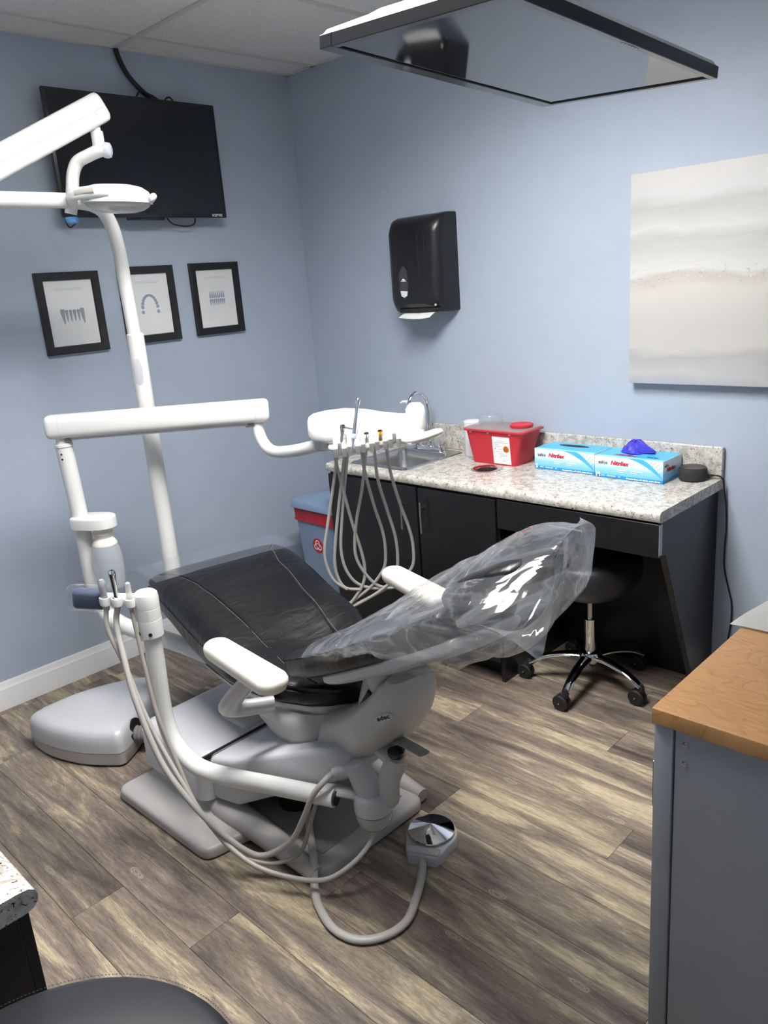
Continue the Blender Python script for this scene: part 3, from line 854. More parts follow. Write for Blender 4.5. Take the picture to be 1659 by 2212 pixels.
instrument('suction_valve', 'grey high volume suction valve with long hose on the assistant arm', 'suction valve', h0[2]+V(0, 0, -.03), h0[2]+V(.0, .0, .07),
    [(.009, 0), (.0105, .012), (.0095, .05), (.012, .07), (.0115, .09), (.007, .1)], 'silver_grey',
    [h0[2]+V(0, 0, -.02), h0[2]+V(.005, -.01, -.09), (1.43, -2.12, .66), (1.50, -2.11, .486), (1.60, -2.085, .3), (1.705, -2.058, .16), (1.821, -2.025, .085), (1.926, -1.975, .058), (2.033, -1.915, .062), (2.092, -1.853, .105), (2.112, -1.79, .15), (2.102, -1.752, .182)], .0075, 'hose_grey')

# ================================================================== DELIVERY UNIT (post, spring arm, instrument head)
dv = thing('delivery_unit', (.75, -1.6, .42), 'white dental delivery unit with spring arm, instrument head and hanging hoses', 'delivery unit')
bm = bmesh.new()
tube(bm, [(.530, -1.800, 1.235), (.535, -1.793, 1.0), (.538, -1.791, .80), (.540, -1.790, .66), (.548, -1.786, .58), (.578, -1.775, .515), (.64, -1.762, .482), (.76, -1.748, .470), (.95, -1.69, .445), (1.20, -1.62, .39), (1.34, -1.60, .33), (1.38, -1.60, .275)], [.033]*12, 22, 8)
obj('post', bm, 'white_enamel', dv)
for z in (1.195, 1.175):
    bm = bmesh.new(); lathe(bm, [(.004, -.002), (.004, .0015)], V(.530, -1.800, z)+V(.66, -.75, 0)*.0328, (.66, -.75, 0), 8); obj('screw', bm, 'black_rubber', dv)
bm = bmesh.new(); lathe(bm, [(.028, 1.22), (.036, 1.222), (.036, 1.232), (.026, 1.234), (.026, 1.27)], (.530, -1.800, 0), None, 24); obj('post_collar', bm, 'white_enamel', dv)
aL, aR = V(.505, -1.845, 1.303), V(1.040, -1.163, 1.290)
ad = (aR-aL).normalized(); an = V(0, 0, 1).cross(ad).normalized(); au = ad.cross(an)
def beam(bm, a, b, hw, hh, p=3.2, n=32, ends=.012):
    a, b = Vector(a), Vector(b); d = (b-a).normalized(); nn = V(0, 0, 1).cross(d).normalized(); uu = d.cross(nn); ln = (b-a).length
    rings = []
    for x, k in ((0, .72), (.004, .86), (ends, .97), (ends*2, 1), (ln-ends*2, 1), (ln-ends, .97), (ln-.004, .86), (ln, .72)):
        rings.append([a+d*x+nn*q*k+uu*s*k for q, s in selli(hw, hh, n, p)])
    loft(bm, rings)
bm = bmesh.new(); beam(bm, aL, aR, .042, .047); sa = obj('spring_arm', bm, 'white_enamel', dv)
for x in (.055, (aR-aL).length-.055):
    bm = bmesh.new(); loft(bm, [[aL+ad*(x+dx)+an*q+au*s for q, s in selli(.0424, .0474, 32, 3.2)] for dx in (-.0006, .0006)]); obj('cap_joint', bm, 'grey_plastic', sa)
bm = bmesh.new(); box(bm, (.09, -.022, -.055), ((aR-aL).length-.09, .022, -.043), .003, 2, frame(aL, ad, an)); obj('under_plate', bm, 'light_grey', sa)
bm = bmesh.new(); box(bm, ((aR-aL).length-.10, -.02, -.062), ((aR-aL).length-.06, .02, -.045), .004, 2, frame(aL, ad, an)); obj('arm_knuckle', bm, 'base_dark', sa); bm = bmesh.new(); box(bm, (.065, -.02, -.062), (.09, .02, -.045), .004, 2, frame(aL, ad, an)); obj('arm_knuckle', bm, 'base_dark', sa)
e1 = V(.70, .714, 0).normalized(); e2 = V(.714, -.70, 0).normalized(); HC = V(1.535, -1.10, 0)
def Hd(a, b, z): return HC+e1*a+e2*b+V(0, 0, z)
bm = bmesh.new()
tube(bm, [(1.005, -1.205, 1.26), (1.010, -1.205, 1.215), (1.03, -1.208, 1.175), (1.075, -1.213, 1.143), (1.14, -1.217, 1.136), (1.25, -1.215, 1.152), (1.36, -1.21, 1.178), (1.43, -1.205, 1.195)], .0235, 18, 8); obj('drop_arm', bm, 'white_enamel', dv)
bm = bmesh.new(); tube(bm, [(1.385, -1.208, 1.188), (1.41, -1.207, 1.192), (1.44, -1.20, 1.2)], .029, 16, 3); lathe(bm, [(.05, 1.175), (.055, 1.18), (.055, 1.2), (.045, 1.225)], (1.455, -1.19, 0), None, 24); obj('swivel', bm, 'light_grey', dv)
bm = bmesh.new()
rings = []
for a, hh, hd, zc, sh in ((-.218, .010, .030, 1.270, -.01), (-.212, .026, .066, 1.268, 0), (-.195, .040, .096, 1.264, .005), (-.15, .049, .118, 1.262, .01), (-.08, .052, .128, 1.262, .012), (0, .048, .13, 1.256, .012), (.06, .038, .128, 1.250, .01), (.12, .031, .118, 1.247, .01), (.17, .028, .105, 1.246, .01), (.20, .020, .085, 1.245, .01), (.212, .008, .05, 1.245, .01)):
    rings.append([Hd(a, b+sh, zc+s-(.022*max(0, b/hd)**2)) for b, s in selli(hd, hh, 40, 2.8)])
loft(bm, rings)
head = obj('instrument_head', bm, 'white_enamel', dv, smooth=50)
# sloping lip with five holders
hold = [-.10, -.052, -.004, .044, .092]
def Lip(a): return Hd(a, .148, 1.213+.10*(a+.1)*1.0)
for k, a in enumerate(hold):
    c = Lip(a)
    bm = bmesh.new()
    fx = frame(c, e1, (e2*.86+V(0, 0, -.5)))
    for x0, x1, y1 in ((-.0225, -.0065, .042), (.0065, .0225, .042), (-.016, .016, .012)):
        box(bm, (x0, -.06, -.020), (x1, y1, .024), .0045, 3, fx)
    obj('holder', bm, 'white_enamel', dv, smooth=40)
bm = bmesh.new(); tube(bm, [Hd(-.135, .10, 1.20), Hd(-.08, .115, 1.196), Hd(0, .12, 1.204), Hd(.08, .115, 1.214), Hd(.125, .10, 1.222)], [.016, .026, .027, .024, .014], 14, 4, flat=(.9, 1.7), up=(0, 0, 1)); obj('lip_underside', bm, 'white_enamel', dv)
bm = bmesh.new()
for z_, k in ((0, 0),):
    rings = [[Hd(.178+x*.9, .055+y_, 1.275+zz) for x, y_ in selli(.040*s, .048*s, 28, 2.6)] for zz, s in ((-.05, .72), (-.042, .9), (-.02, 1), (.02, .98), (.038, .86), (.048, .6), (.05, .3))]
    loft(bm, rings)
obj('end_lug', bm, 'white_enamel', dv, smooth=60)
bm = bmesh.new(); tube(bm, [Hd(.10, .13, 1.213), Hd(.14, .138, 1.209), Hd(.19, .138, 1.215), Hd(.24, .13, 1.226), Hd(.262, .125, 1.23)], [.010, .020, .019, .017, .011], 16, 5, flat=(.8, 1.2), up=(0, 0, 1)); hdl = obj('handle', bm, 'arm_cream', dv)
bm = bmesh.new(); lathe(bm, [(.012, -.002), (.012, .001), (.010, .002)], Hd(.145, .156, 1.208), (e2*.9+V(0, 0, .3)), 20); obj('handle_button', bm, 'light_grey', hdl)
# connectors in the third and fourth holder
for a, m_ in ((hold[2], 'chrome'), (hold[3], 'gold')):
    bm = bmesh.new(); lathe(bm, [(.0, -.02), (.008, -.02), (.008, .006), (.0095, .008), (.0095, .016), (.006, .0165), (.005, .010), (0, .01)], Lip(a)+V(0, 0, .012)+e2*.012, V(.1, -.1, .9)+e2*.25, 14); obj('hose_coupling', bm, m_, dv)
# hoses
HO = dict(
 A=[(1.444, -1.192, 1.195), (1.439, -1.181, 1.102), (1.449, -1.169, 1.003), (1.465, -1.15, .862), (1.48, -1.133, .758), (1.485, -1.128, .677), (1.472, -1.142, .609), (1.42, -1.20, .52), (1.36, -1.26, .50)],
 B=[(1.455, -1.178, 1.195), (1.439, -1.190, 1.091), (1.423, -1.21, .98), (1.407, -1.229, .873), (1.395, -1.243, .791), (1.394, -1.244, .728), (1.41, -1.228, .655), (1.44, -1.19, .61)],
 C=[(1.476, -1.158, 1.195), (1.455, -1.168, 1.083), (1.437, -1.188, .95), (1.421, -1.207, .814), (1.412, -1.215, .702), (1.43, -1.195, .62), (1.472, -1.142, .60)],
 D=[(1.483, -1.15, 1.195), (1.45, -1.16, 1.03), (1.433, -1.18, .868), (1.428, -1.19, .767), (1.436, -1.18, .685), (1.462, -1.15, .625), (1.51, -1.10, .60), (1.56, -1.055, .61)],
 E=[(1.512, -1.118, 1.2), (1.509, -1.108, 1.081), (1.527, -1.09, .937), (1.544, -1.073, .835), (1.548, -1.069, .766), (1.544, -1.073, .698), (1.527, -1.09, .654), (1.486, -1.126, .595), (1.40, -1.21, .52), (1.34, -1.27, .50)],
 F=[(1.528, -1.10, 1.2), (1.50, -1.117, 1.017), (1.479, -1.138, .899), (1.467, -1.150, .806), (1.468, -1.15, .731), (1.49, -1.126, .659), (1.524, -1.09, .607), (1.575, -1.045, .604), (1.612, -1.012, .655)],
 G=[(1.546, -1.084, 1.2), (1.54, -1.073, 1.045), (1.56, -1.055, .917), (1.577, -1.038, .803), (1.578, -1.037, .7), (1.566, -1.05, .64), (1.52, -1.10, .585), (1.44, -1.17, .53), (1.36, -1.25, .50)],
 H=[(1.578, -1.05, 1.2), (1.573, -1.04, 1.085), (1.593, -1.02, .947), (1.615, -1.0, .839), (1.624, -.993, .76), (1.615, -1.0, .674), (1.56, -1.05, .615), (1.515, -1.095, .579), (1.45, -1.155, .54), (1.37, -1.23, .50)])
for k in HO:
    bm = bmesh.new(); tube(bm, HO[k], .0062, 10, 6); obj('hose', bm, 'hose_grey', dv)
# water bottle under its cap
wbx = V(.615, -1.745, 0)
bm = bmesh.new()
hd = (wbx-V(.538, -1.791, 0)).normalized(); hn_ = V(-hd.y, hd.x, 0)
out = [(-.02, -.045), (.05, -.058), (.105, -.055), (.14, -.035), (.152, 0), (.14, .035), (.105, .055), (.05, .058), (-.02, .045), (-.028, 0)]
out = [(p.x, p.y) for p in catmull([(a, b, 0) for a, b in out], 3, closed=True)]
prism(bm, out, .888, .935, .010, 3, frame((.538, -1.791, 0), hd, hn_), topbev=True)
cap_ = obj('bottle_bracket', bm, 'white_enamel', dv)
bm = bmesh.new(); lathe(bm, [(.030, .89), (.034, .882), (.036, .87), (.040, .866), (.041, .86), (.034, .85), (.034, .842), (.042, .832), (.050, .818), (.050, .812), (.0, .812)], wbx, None, 28); obj('bottle_neck', bm, 'arm_cream', dv)
bm = bmesh.new(); lathe(bm, [(.049, .812), (.057, .79), (.061, .755), (.061, .70), (.058, .65), (.052, .63), (.03, .622), (0, .622)], wbx, None, 30); obj('water_bottle', bm, 'bottle_plastic', dv)

# handpieces parked in the first two holders
def handpiece(name, label, c, ax, prof, mat, extra):
    t = thing(name, c, label, 'handpiece', 'handpieces on the delivery head')
    bm = bmesh.new(); lathe(bm, prof, c, ax, 16); obj('body', bm, mat, t); extra(t); return t
c1 = Lip(hold[0])+e2*.012+V(0, 0, -.035)
ax1 = V(0, 0, 1)*.95+e1*.16
def x1(t):
    p = c1+ax1.normalized()*.098
    bm = bmesh.new(); tube(bm, [p, p+e1*.02+V(0, 0, -.004), p+e1*.05+V(0, 0, -.016)], [.005, .004, .0022], 10, 3); obj('spray_tip', bm, 'chrome', t)
    bm = bmesh.new(); lathe(bm, [(.009, -.008), (.012, 0), (.009, .01), (.0, .012)], p, V(0, 0, 1), 14); obj('valve_head', bm, 'chrome', t)
handpiece('syringe_handpiece', 'small steel syringe handpiece with bent tip parked in the delivery head', c1, ax1, [(.0075, 0), (.008, .03), (.0065, .07), (.0095, .095)], 'steel', x1)
c2 = Lip(hold[1])+e2*.012+V(0, 0, .005)
ax2 = V(0, 0, 1)+e1*.20-e2*.1
def x2(t):
    bm = bmesh.new(); lathe(bm, [(.0095, .0), (.0105, .004), (.0105, .012), (.0095, .016)], c2+ax2.normalized()*.012, ax2, 14); obj('blue_ring', bm, 'label_blue', t)
    p = c2+ax2.normalized()*.135
    bm = bmesh.new(); lathe(bm, [(.0075, -.004), (.0085, .002), (.0085, .012), (.005, .016), (0, .0165)], p, ax2, 14); obj('turbine_head', bm, 'chrome', t)
handpiece('drill_handpiece', 'upright chrome drill handpiece with blue ring in the delivery head', c2, ax2, [(.010, -.025), (.0105, 0), (.0085, .01), (.0085, .03), (.0075, .06), (.0062, .1), (.0056, .135), (.004, .137)], 'chrome', x2)

# ================================================================== DENTAL LIGHT
lt = thing('dental_light', (.70, -1.5, .4), 'white dental operating light on tall curved post with jointed arm', 'dental light')
bm = bmesh.new()
tube(bm, [(.612, -1.466, 1.62), (.610, -1.472, 1.9), (.609, -1.476, 1.97), (.615, -1.49, 2.035), (.640, -1.53, 2.085), (.685, -1.60, 2.105), (.735, -1.70, 2.108), (.745, -1.82, 2.108), (.743, -2.11, 2.108)], .0265, 20, 8); obj('post_tube', bm, 'white_enamel', lt)
bm = bmesh.new(); lathe(bm, [(.027, 1.628), (.034, 1.622), (.0345, 1.60), (.0345, 1.2), (.035, .7), (.035, .52)], (.613, -1.464, 0), None, 26)
tube(bm, [(.613, -1.464, .54), (.617, -1.466, .49), (.65, -1.475, .45), (.75, -1.49, .432), (1.0, -1.54, .42), (1.22, -1.58, .37), (1.34, -1.585, .30), (1.36, -1.585, .275)], .034, 18, 6); obj('post', bm, 'white_enamel', lt)
bm = bmesh.new(); prism(bm, selli(.017, .055, 24, 2.6), -.012, .004, .003, 2, frame(V(.613, -1.464, 1.475)+V(.70, -.71, 0)*.031, V(.71, .70, 0), V(0, 0, 1))); obj('access_cover', bm, 'light_grey', lt)
E0, E1_ = V(.738, -2.135, 2.118), V(.834, -1.570, 2.408)
bm = bmesh.new(); lathe(bm, [(.036, 2.05), (.038, 2.06), (.038, 2.15), (.030, 2.16)], (.743, -2.11, 0), None, 24); obj('elbow', bm, 'white_enamel', lt)
bm = bmesh.new(); beam(bm, E0, E1_, .032, .049, p=4.5, n=32, ends=.01); fa = obj('flex_arm', bm, 'white_enamel', lt)
bd_ = (E1_-E0).normalized(); bn = V(0, 0, 1).cross(bd_).normalized(); bu = bd_.cross(bn)
sdn = -bn if (-bn).dot(V(1, -.6, 0)) > 0 else bn
bm = bmesh.new(); lathe(bm, [(.006, -.002), (.006, .002), (.003, .002)], E1_-bd_*.045+sdn*.032-bu*.012, sdn, 12); obj('screw', bm, 'silver_grey', fa)
bm = bmesh.new(); tube(bm, [E0+bd_*.05+sdn*.0315-bu*.004, E1_-bd_*.012+sdn*.0315-bu*.004], .0012, 6, sm=False); obj('split_line', bm, 'grey_plastic', fa)
pv = V(.828, -1.605, 0)
bm = bmesh.new(); lathe(bm, [(.0145, 2.37), (.0145, 2.325)], pv, None, 18); lathe(bm, [(.020, 2.325), (.021, 2.322), (.021, 2.285), (.024, 2.275)], pv, None, 20); obj('pivot_pin', bm, 'white_enamel', lt)
def Ys(dx, dz): return pv+V(.716, .69, 0)*dx+V(0, 0, dz)
yk = [Ys(.020, 2.262), Ys(-.005, 2.262), Ys(-.045, 2.250), Ys(-.085, 2.232), Ys(-.107, 2.195), Ys(-.118, 2.15), Ys(-.130, 2.10), Ys(-.140, 2.065)]
bm = bmesh.new(); tube(bm, yk, [.022, .026, .026, .026, .026, .026, .026, .024], 20, 6, flat=(.78, 1.25), up=(0, 0, 1)); yo = obj('yoke', bm, 'white_enamel', lt)
bm = bmesh.new(); lathe(bm, [(.0, .0), (.014, 0), (.024, -.005), (.0265, -.016), (.024, -.028)], Ys(.042, 2.262), V(.716, .69, -.05), 20); kn = obj('control_pad', bm, 'light_grey', yo)
for dz, mt in ((.008, 'blue_cap'), (-.004, 'blue_cap')):
    bm = bmesh.new(); box(bm, (-.004, -.003, -.001), (.004, .003, .001), .001, 1, frame(Ys(.0425, 2.262+dz), V(-.69, .716, 0), V(0, 0, 1))); obj('button', bm, mt, kn)
bm = bmesh.new(); lathe(bm, [(.021, .006), (.024, 0), (.020, -.012), (.008, -.016), (0, -.0165)], Ys(-.139, 2.048), None, 20); obj('yoke_cap', bm, 'blue_cap', yo)
# lamp head: flat teardrop
lc = Ys(.035, 2.105); lx = V(.716, .69, 0); ly = V(.69, -.716, 0)
tilt = -.03
def Lh(a, b, z): return lc+lx*a+ly*b+V(0, 0, z-.17*a*.4)
bm = bmesh.new()
rings = []
for z, s, o_ in ((.045, .30, -.01), (.043, .55, -.008), (.036, .78, -.004), (.022, .92, 0), (.004, .985, 0), (-.012, 1, 0), (-.018, .99, 0)):
    rings.append([Lh(x+o_, y_*(1-.12*x/.12), z) for x, y_ in selli(.122*s, .088*s, 48, 2.7)])
loft(bm, rings); lh = obj('lamp_head', bm, 'white_enamel', lt, smooth=60)
bm = bmesh.new()
rings = []
for z, s in ((-.018, .95), (-.028, .90), (-.040, .74), (-.048, .50), (-.051, .2)):
    rings.append([Lh(x, y_*(1-.12*x/.12), z) for x, y_ in selli(.120*s, .086*s, 48, 2.5)])
loft(bm, rings); obj('lens', bm, 'lens_plastic', lh, smooth=60)
bm = bmesh.new(); tube(bm, [Ys(-.135, 2.10), Ys(-.115, 2.105)+ly*.03, Lh(-.13, .078, .004), Lh(-.04, .088, .014), Lh(.0, .084, .012)], [.026, .026, .022, .020, .014], 16, 5, flat=(1, .7), up=(0, 0, 1)); hb = obj('side_arm', bm, 'white_enamel', lt)
bm = bmesh.new(); tube(bm, [Lh(-.115, .096, .008), Lh(-.08, .101, .014), Lh(-.045, .1045, .017)], .0095, 12, 4, flat=(1, .5), up=(0, 0, 1)); obj('grip_inset', bm, 'hose_grey', hb)
bm = bmesh.new(); tube(bm, [Lh(.118, -.02, -.004), Lh(.130, .0, .004), Lh(.134, .02, .002), Lh(.125, .035, -.008)], [.010, .012, .012, .008], 12, 4); obj('tab_handle', bm, 'white_enamel', lh)

# ================================================================== FLOOR UTILITY BOX
fb = thing('utility_box', (.64, -1.87, 0), 'low grey rounded floor box with white lid beside dental chair base', 'utility box')
pts = [(.468, -2.128), (.60, -2.118), (.76, -2.062), (.875, -1.985), (.897, -1.955), (.885, -1.92), (.80, -1.80), (.69, -1.665), (.62, -1.59), (.575, -1.60), (.52, -1.655), (.455, -1.78), (.42, -1.92), (.42, -2.06), (.435, -2.11)]
pl_ = [(p.x, p.y) for p in catmull([(a, b, 0) for a, b in pts], 4, closed=True)]
cxy = (.64, -1.88)
def scl(k, d=0): return [(cxy[0]+(a-cxy[0])*k, cxy[1]+(b-cxy[1])*k) for a, b in pl_]
bm = bmesh.new(); loft(bm, [[V(a, b, z) for a, b in scl(k)] for z, k in ((.008, .97), (.012, .985), (.062, 1.0))]); obj('base', bm, 'base_grey', fb)
bm = bmesh.new(); loft(bm, [[V(a, b, z) for a, b in scl(k)] for z, k in ((.062, .99), (.0635, 1.004), (.10, 1.002), (.125, .985), (.142, .95), (.152, .88), (.156, .75), (.157, .4))]); obj('lid', bm, 'light_grey', fb, smooth=50)
for fx_, fy_ in ((.505, -2.105), (.80, -2.0), (.5, -1.72)):
    bm = bmesh.new(); box(bm, (fx_, fy_, 0), (fx_+.03, fy_+.03, .01)); obj('foot', bm, 'black_rubber', fb)
bm = bmesh.new(); tube(bm, [(.83, -1.87, .10), (.845, -1.86, .102)], .045, 16, sm=False); obj('hose_port', bm, 'black_rubber', fb)
bm = bmesh.new()
cpath = catmull([(.84, -1.865, .082), (.92, -1.80, .075), (1.00, -1.77, .07), (1.085, -1.76, .07)], 14)
tube(bm, cpath, [.034 if i % 2 else .029 for i in range(len(cpath))], 14, sm=False); obj('corrugated_hose', bm, 'base_dark', fb)

# ================================================================== FOOT CONTROL
fc = thing('foot_control', (2.125, -1.53, 0), 'chrome disc foot pedal on the floor with grey cord to chair base', 'foot pedal')
fd = V(.42, -.91, 0).normalized(); fn = V(.91, .42, 0)
bm = bmesh.new()
cc = V(2.122, -1.528, 0)
out = [(math.cos(math.radians(a))*.083, math.sin(math.radians(a))*.083) for a in range(-35, 216, 12)]
out = [(x, y_) for x, y_ in out]+[(-.062, -.085), (-.045, -.115), (.045, -.115), (.062, -.085)]
prism(bm, out, .0, .036, .007, 3, frame(cc, fn, -fd), topbev=True); obj('base', bm, 'light_grey', fc)
bm = bmesh.new(); box(bm, (-.052, -.108, .036), (.052, -.078, .040), .003, 1, frame(cc, fn, -fd)); obj('step_ridge', bm, 'grey_plastic', fc)
bm = bmesh.new(); lathe(bm, [(.0, .040), (.074, .041), (.0755, .044), (.074, .047), (.05, .055), (.012, .066), (.0, .068)], cc, None, 40); obj('disc', bm, 'chrome', fc, smooth=30)
bm = bmesh.new()
tube(bm, [cc+fd*.105+V(0, 0, .016), (2.205, -1.672, .0125), (2.25, -1.745, .012), (2.292, -1.836, .012), (2.281, -1.916, .012), (2.23, -1.974, .012), (2.15, -1.988, .012), (2.06, -1.961, .012), (2.0, -1.925, .014), (1.968, -1.898, .035), (1.94, -1.872, .062), (1.89, -1.835, .064), (1.84, -1.80, .064), (1.76, -1.74, .066)], .0115, 14, 8, flat=(.9, 1.1)); obj('cord', bm, 'hose_grey', fc)

# ================================================================== PLASTIC COVERS
# clear bag pulled over backrest and headrest, slack hanging on the near side
TOPN = [(.20, .712), (.30, .757), (.36, .787), (.45, .830), (.55, .878), (.665, .934), (.78, .990), (.88, 1.045), (.98, 1.095), (1.08, 1.14), (1.2, 1.17)]
TOPF = [(.15, .70), (.20, .722), (.27, .752), (.36, .815), (.44, .880), (.56, .972), (.665, 1.033), (.78, 1.094), (.86, 1.142), (.925, 1.169), (.97, 1.180), (1.2, 1.2)]
HANG = [(.30, .09), (.36, .115), (.45, .145), (.55, .155), (.68, .160), (.80, .165), (.93, .155), (1.06, .160), (1.2, .15)]
def bag_ring(s, n=36):
    wf_ = .220-.01*s; wn = .224-.02*s
    ring = []
    def at(t):
        u_ = .36-.16*(1-t)*(1-s)**1.5+(1.13-.36)*s
        k = t*t*(3-2*t)
        return u_, interp(TOPF, u_)*(1-k)+interp(TOPN, u_)*k
    for k in range(n):           # upper sheet, far edge -> near edge
        t = k/(n-1); v = wf_+(-wn-wf_)*t
        u_, z = at(t)
        z += .012-.030*(abs(2*t-1)**8)+.028*math.sin(PI*t)*max(0, min(1, (u_-.72)/.18))
        ring.append([u_, v, z])
    for k in range(1, n-1):      # lower sheet, near edge -> far edge
        t = k/(n-1); v = -wn+(wf_+wn)*t
        u_, zt = at(1-t)
        hg = interp(HANG, u_)
        b = math.sin(PI*min(1, t/.30)/2) if t < .30 else 1-.45*((t-.30)/.70)**1.3
        if t > .9: b *= (1-t)/.1*.8+.2
        z = zt-.02-(hg+(zt-interp(TOPN, u_))*.8-.02)*b
        ring.append([u_+.02*b*s, v+.05*math.sin(PI*t)*(1 if t < .5 else .3), z])
    # far end closes to one slanting edge
    c = max(0, (s-.84)/.16); c = c*c*(3-2*c)
    for p in ring:
        t = max(0, min(1, (wf_-p[1])/(wf_+wn)))
        eu = 1.0+.23*t-.035*t*t+.012*math.sin(t*9); ev = .185-.335*t; ez = 1.205+.045*math.sin(PI*t)-.165*t**1.7
        for i, q in enumerate((eu, ev, ez)): p[i] += (q-p[i])*c
    # tighter at the open end
    return ring
bm = bmesh.new()
NS = 46
rings = []
for i in range(NS+1):
    s = i/NS
    rg = []
    for k, (a, b, z) in enumerate(bag_ring(s)):
        w1 = noise.noise(V(a*9, b*9, z*9+3))
        w2 = 1-2*abs(noise.noise(V(a*13+4, b*15, z*13)))
        w3 = 1-2*abs(noise.noise(V(a*26-2, b*30+7, z*26)))
        up = k < 36
        amp = 1 if not up else .45
        dz = amp*(.006*w1+.006*w2+.003*w3)
        db = amp*(.006*noise.noise(V(a*11, z*11+9, b*11))+.003*w3)
        if up: dz = abs(dz)*.9+.002
        rg.append(L(a+db*.4, b+db, z+dz))
    rings.append(rg)
loft(bm, rings, cap=False)
tag(obj('plastic_chair_cover', bm, 'bag_plastic', smooth=50), 'crumpled clear plastic bag pulled over the backrest and headrest of chair', 'plastic cover')
# clear stiff toe cover on the foot end of the seat
bm = bmesh.new()
prof = [(-.60, .7475), (-.70, .748), (-.80, .742), (-.88, .730), (-.945, .705), (-.975, .665), (-.98, .61), (-.965, .565), (-.92, .545), (-.84, .548), (-.78, .575), (-.72, .612)]
prof = [(p.x, p.z) for p in catmull([V(a, 0, b) for a, b in prof], 3)]
rings = []
for i in range(25):
    v = -.30+.60*i/24
    rings.append([L(a-.015*math.cos(v/.285*1.4)+.003*noise.noise(V(a*20, v*14, b*20)), v, b+.004*noise.noise(V(a*14, v*9, 1))+.001) for a, b in prof])
loft(bm, rings, cap=False, closed=False)
tag(obj('plastic_toe_cover', bm, 'toe_plastic', smooth=60), 'clear stiff plastic sheet wrapped round the foot end of the seat', 'plastic cover')

# ================================================================== SINK COUNTER
CX0, CX1, CYF, CZ = .648, 2.412, -.561, .90
sc = thing('sink_cabinet', (1.17, -.28, 0), 'black two-door base cabinet under the sink', 'cabinet')
bm = bmesh.new()
for lo, hi in (((.658, -.535, .0), (.676, -.012, .858)), ((1.682, -.535, .0), (1.70, -.012, .858)), ((.676, -.03, .0), (1.682, -.012, .858)), ((.676, -.50, .08), (1.682, -.03, .098)), ((.676, -.47, 0), (1.682, -.455, .08)),
               ((.676, -.535, .83), (1.682, -.515, .858)), ((1.245, -.535, .10), (1.267, -.515, .83))):
    box(bm, lo, hi)
obj('carcass', bm, 'cabinet_black', sc, smooth=0)
def bar_handle(parent, a, b, d=(0, -1, 0), r=.0055, stand=.028):
    a, b, d = Vector(a), Vector(b), Vector(d)
    bm = bmesh.new(); tube(bm, [a, b], r, 12, sm=False)
    for t in (.2, .8):
        p = a.lerp(b, t); tube(bm, [p, p-d*stand], .0042, 10, sm=False)
    return obj('handle', bm, 'steel', parent, label='brushed steel bar handle')
for (x0, x1, hx) in ((.660, 1.250, 1.180), (1.262, 1.692, 1.298)):
    bm = bmesh.new(); box(bm, (x0, -.555, .10), (x1, -.5355, .848), .0015, 1); dr = obj('door', bm, 'cabinet_black', sc, smooth=0)
    bar_handle(dr, (hx, -.583, .645), (hx, -.583, .792))

kd = thing('knee_desk', (2.05, -.28, 0), 'black kneehole desk section with one wide drawer and slanted side panel', 'desk')
bm = bmesh.new(); box(bm, (1.702, -.555, .727), (2.408, -.5365, .853), .0015, 1); dr = obj('drawer', bm, 'cabinet_black', kd, smooth=0)
bar_handle(dr, (1.972, -.583, .790), (2.120, -.583, .790))
bm = bmesh.new()
for lo, hi in (((1.74, -.5365, .745), (1.755, -.1, .84)), ((2.33, -.5365, .745), (2.345, -.1, .84)), ((1.755, -.5365, .745), (2.33, -.1, .755))): box(bm, lo, hi)
obj('drawer_box', bm, 'cabinet_black', dr, smooth=0)
bm = bmesh.new()
My = Matrix(((0, 0, 1, 0), (1, 0, 0, 0), (0, 1, 0, 0), (0, 0, 0, 1)))
prism(bm, [(-.012, 0), (-.012, .858), (-.5355, .858), (-.5355, .728), (-.475, .715), (-.20, .10), (-.16, 0)], 2.372, 2.396, .001, 1, My); obj('side_panel', bm, 'cabinet_black', kd, smooth=0)
bm = bmesh.new(); box(bm, (2.398, -.554, .735), (2.4095, -.53, .850), .001, 1); obj('edge_strip', bm, 'silver_grey', kd)
bm = bmesh.new(); box(bm, (1.7, -.018, .0), (2.372, -.006, .858)); obj('back_panel', bm, 'cabinet_black', kd, smooth=0)

ct = thing('countertop', (1.53, -.28, .858), 'speckled white and grey granite-look countertop with backsplash', 'countertop')
SX0, SX1, SY0, SY1 = .785, 1.118, -.478, -.135      # basin cut-out
WX, WY, WR = 1.462, -.297, .046                      # waste hole
bm = bmesh.new()
prof = [(-.46, .858), (-.545, .858), (-.556, .862), (-.5605, .871), (-.5612, .882), (-.558, .892), (-.550, .8985), (-.540, .90), (-.46, .90)]
xs = [CX0, CX0+.004, CX0+.012, CX1-.004, CX1]
ins = [.012, .004, 0, 0, .003]
loft(bm, [[V(x, max(y_, -.561+i_*(1 if y_ < -.5 else 0)) , z) for y_, z in prof] for x, i_ in zip(xs, ins)])
def slab(a, b, c, d):
    if b-a > 1e-4 and d-c > 1e-4: box(bm, (a, c, .858), (b, d, .90))
slab(CX0, SX0, -.46, -.004); slab(SX0, SX1, SY1, -.004)
slab(SX0, SX1, -.4780001, -.478) if False else None
slab(SX1, WX-WR, -.46, -.004); slab(WX-WR, WX+WR, -.46, WY-WR); slab(WX-WR, WX+WR, WY+WR, -.004); slab(WX+WR, CX1, -.46, -.004)
obj('slab', bm, 'granite_laminate', ct, smooth=40)
bm = bmesh.new(); box(bm, (CX0+.004, -.026, .9005), (CX1, -.003, 1.028), .004, 3); obj('backsplash', bm, 'granite_laminate', ct, smooth=40)

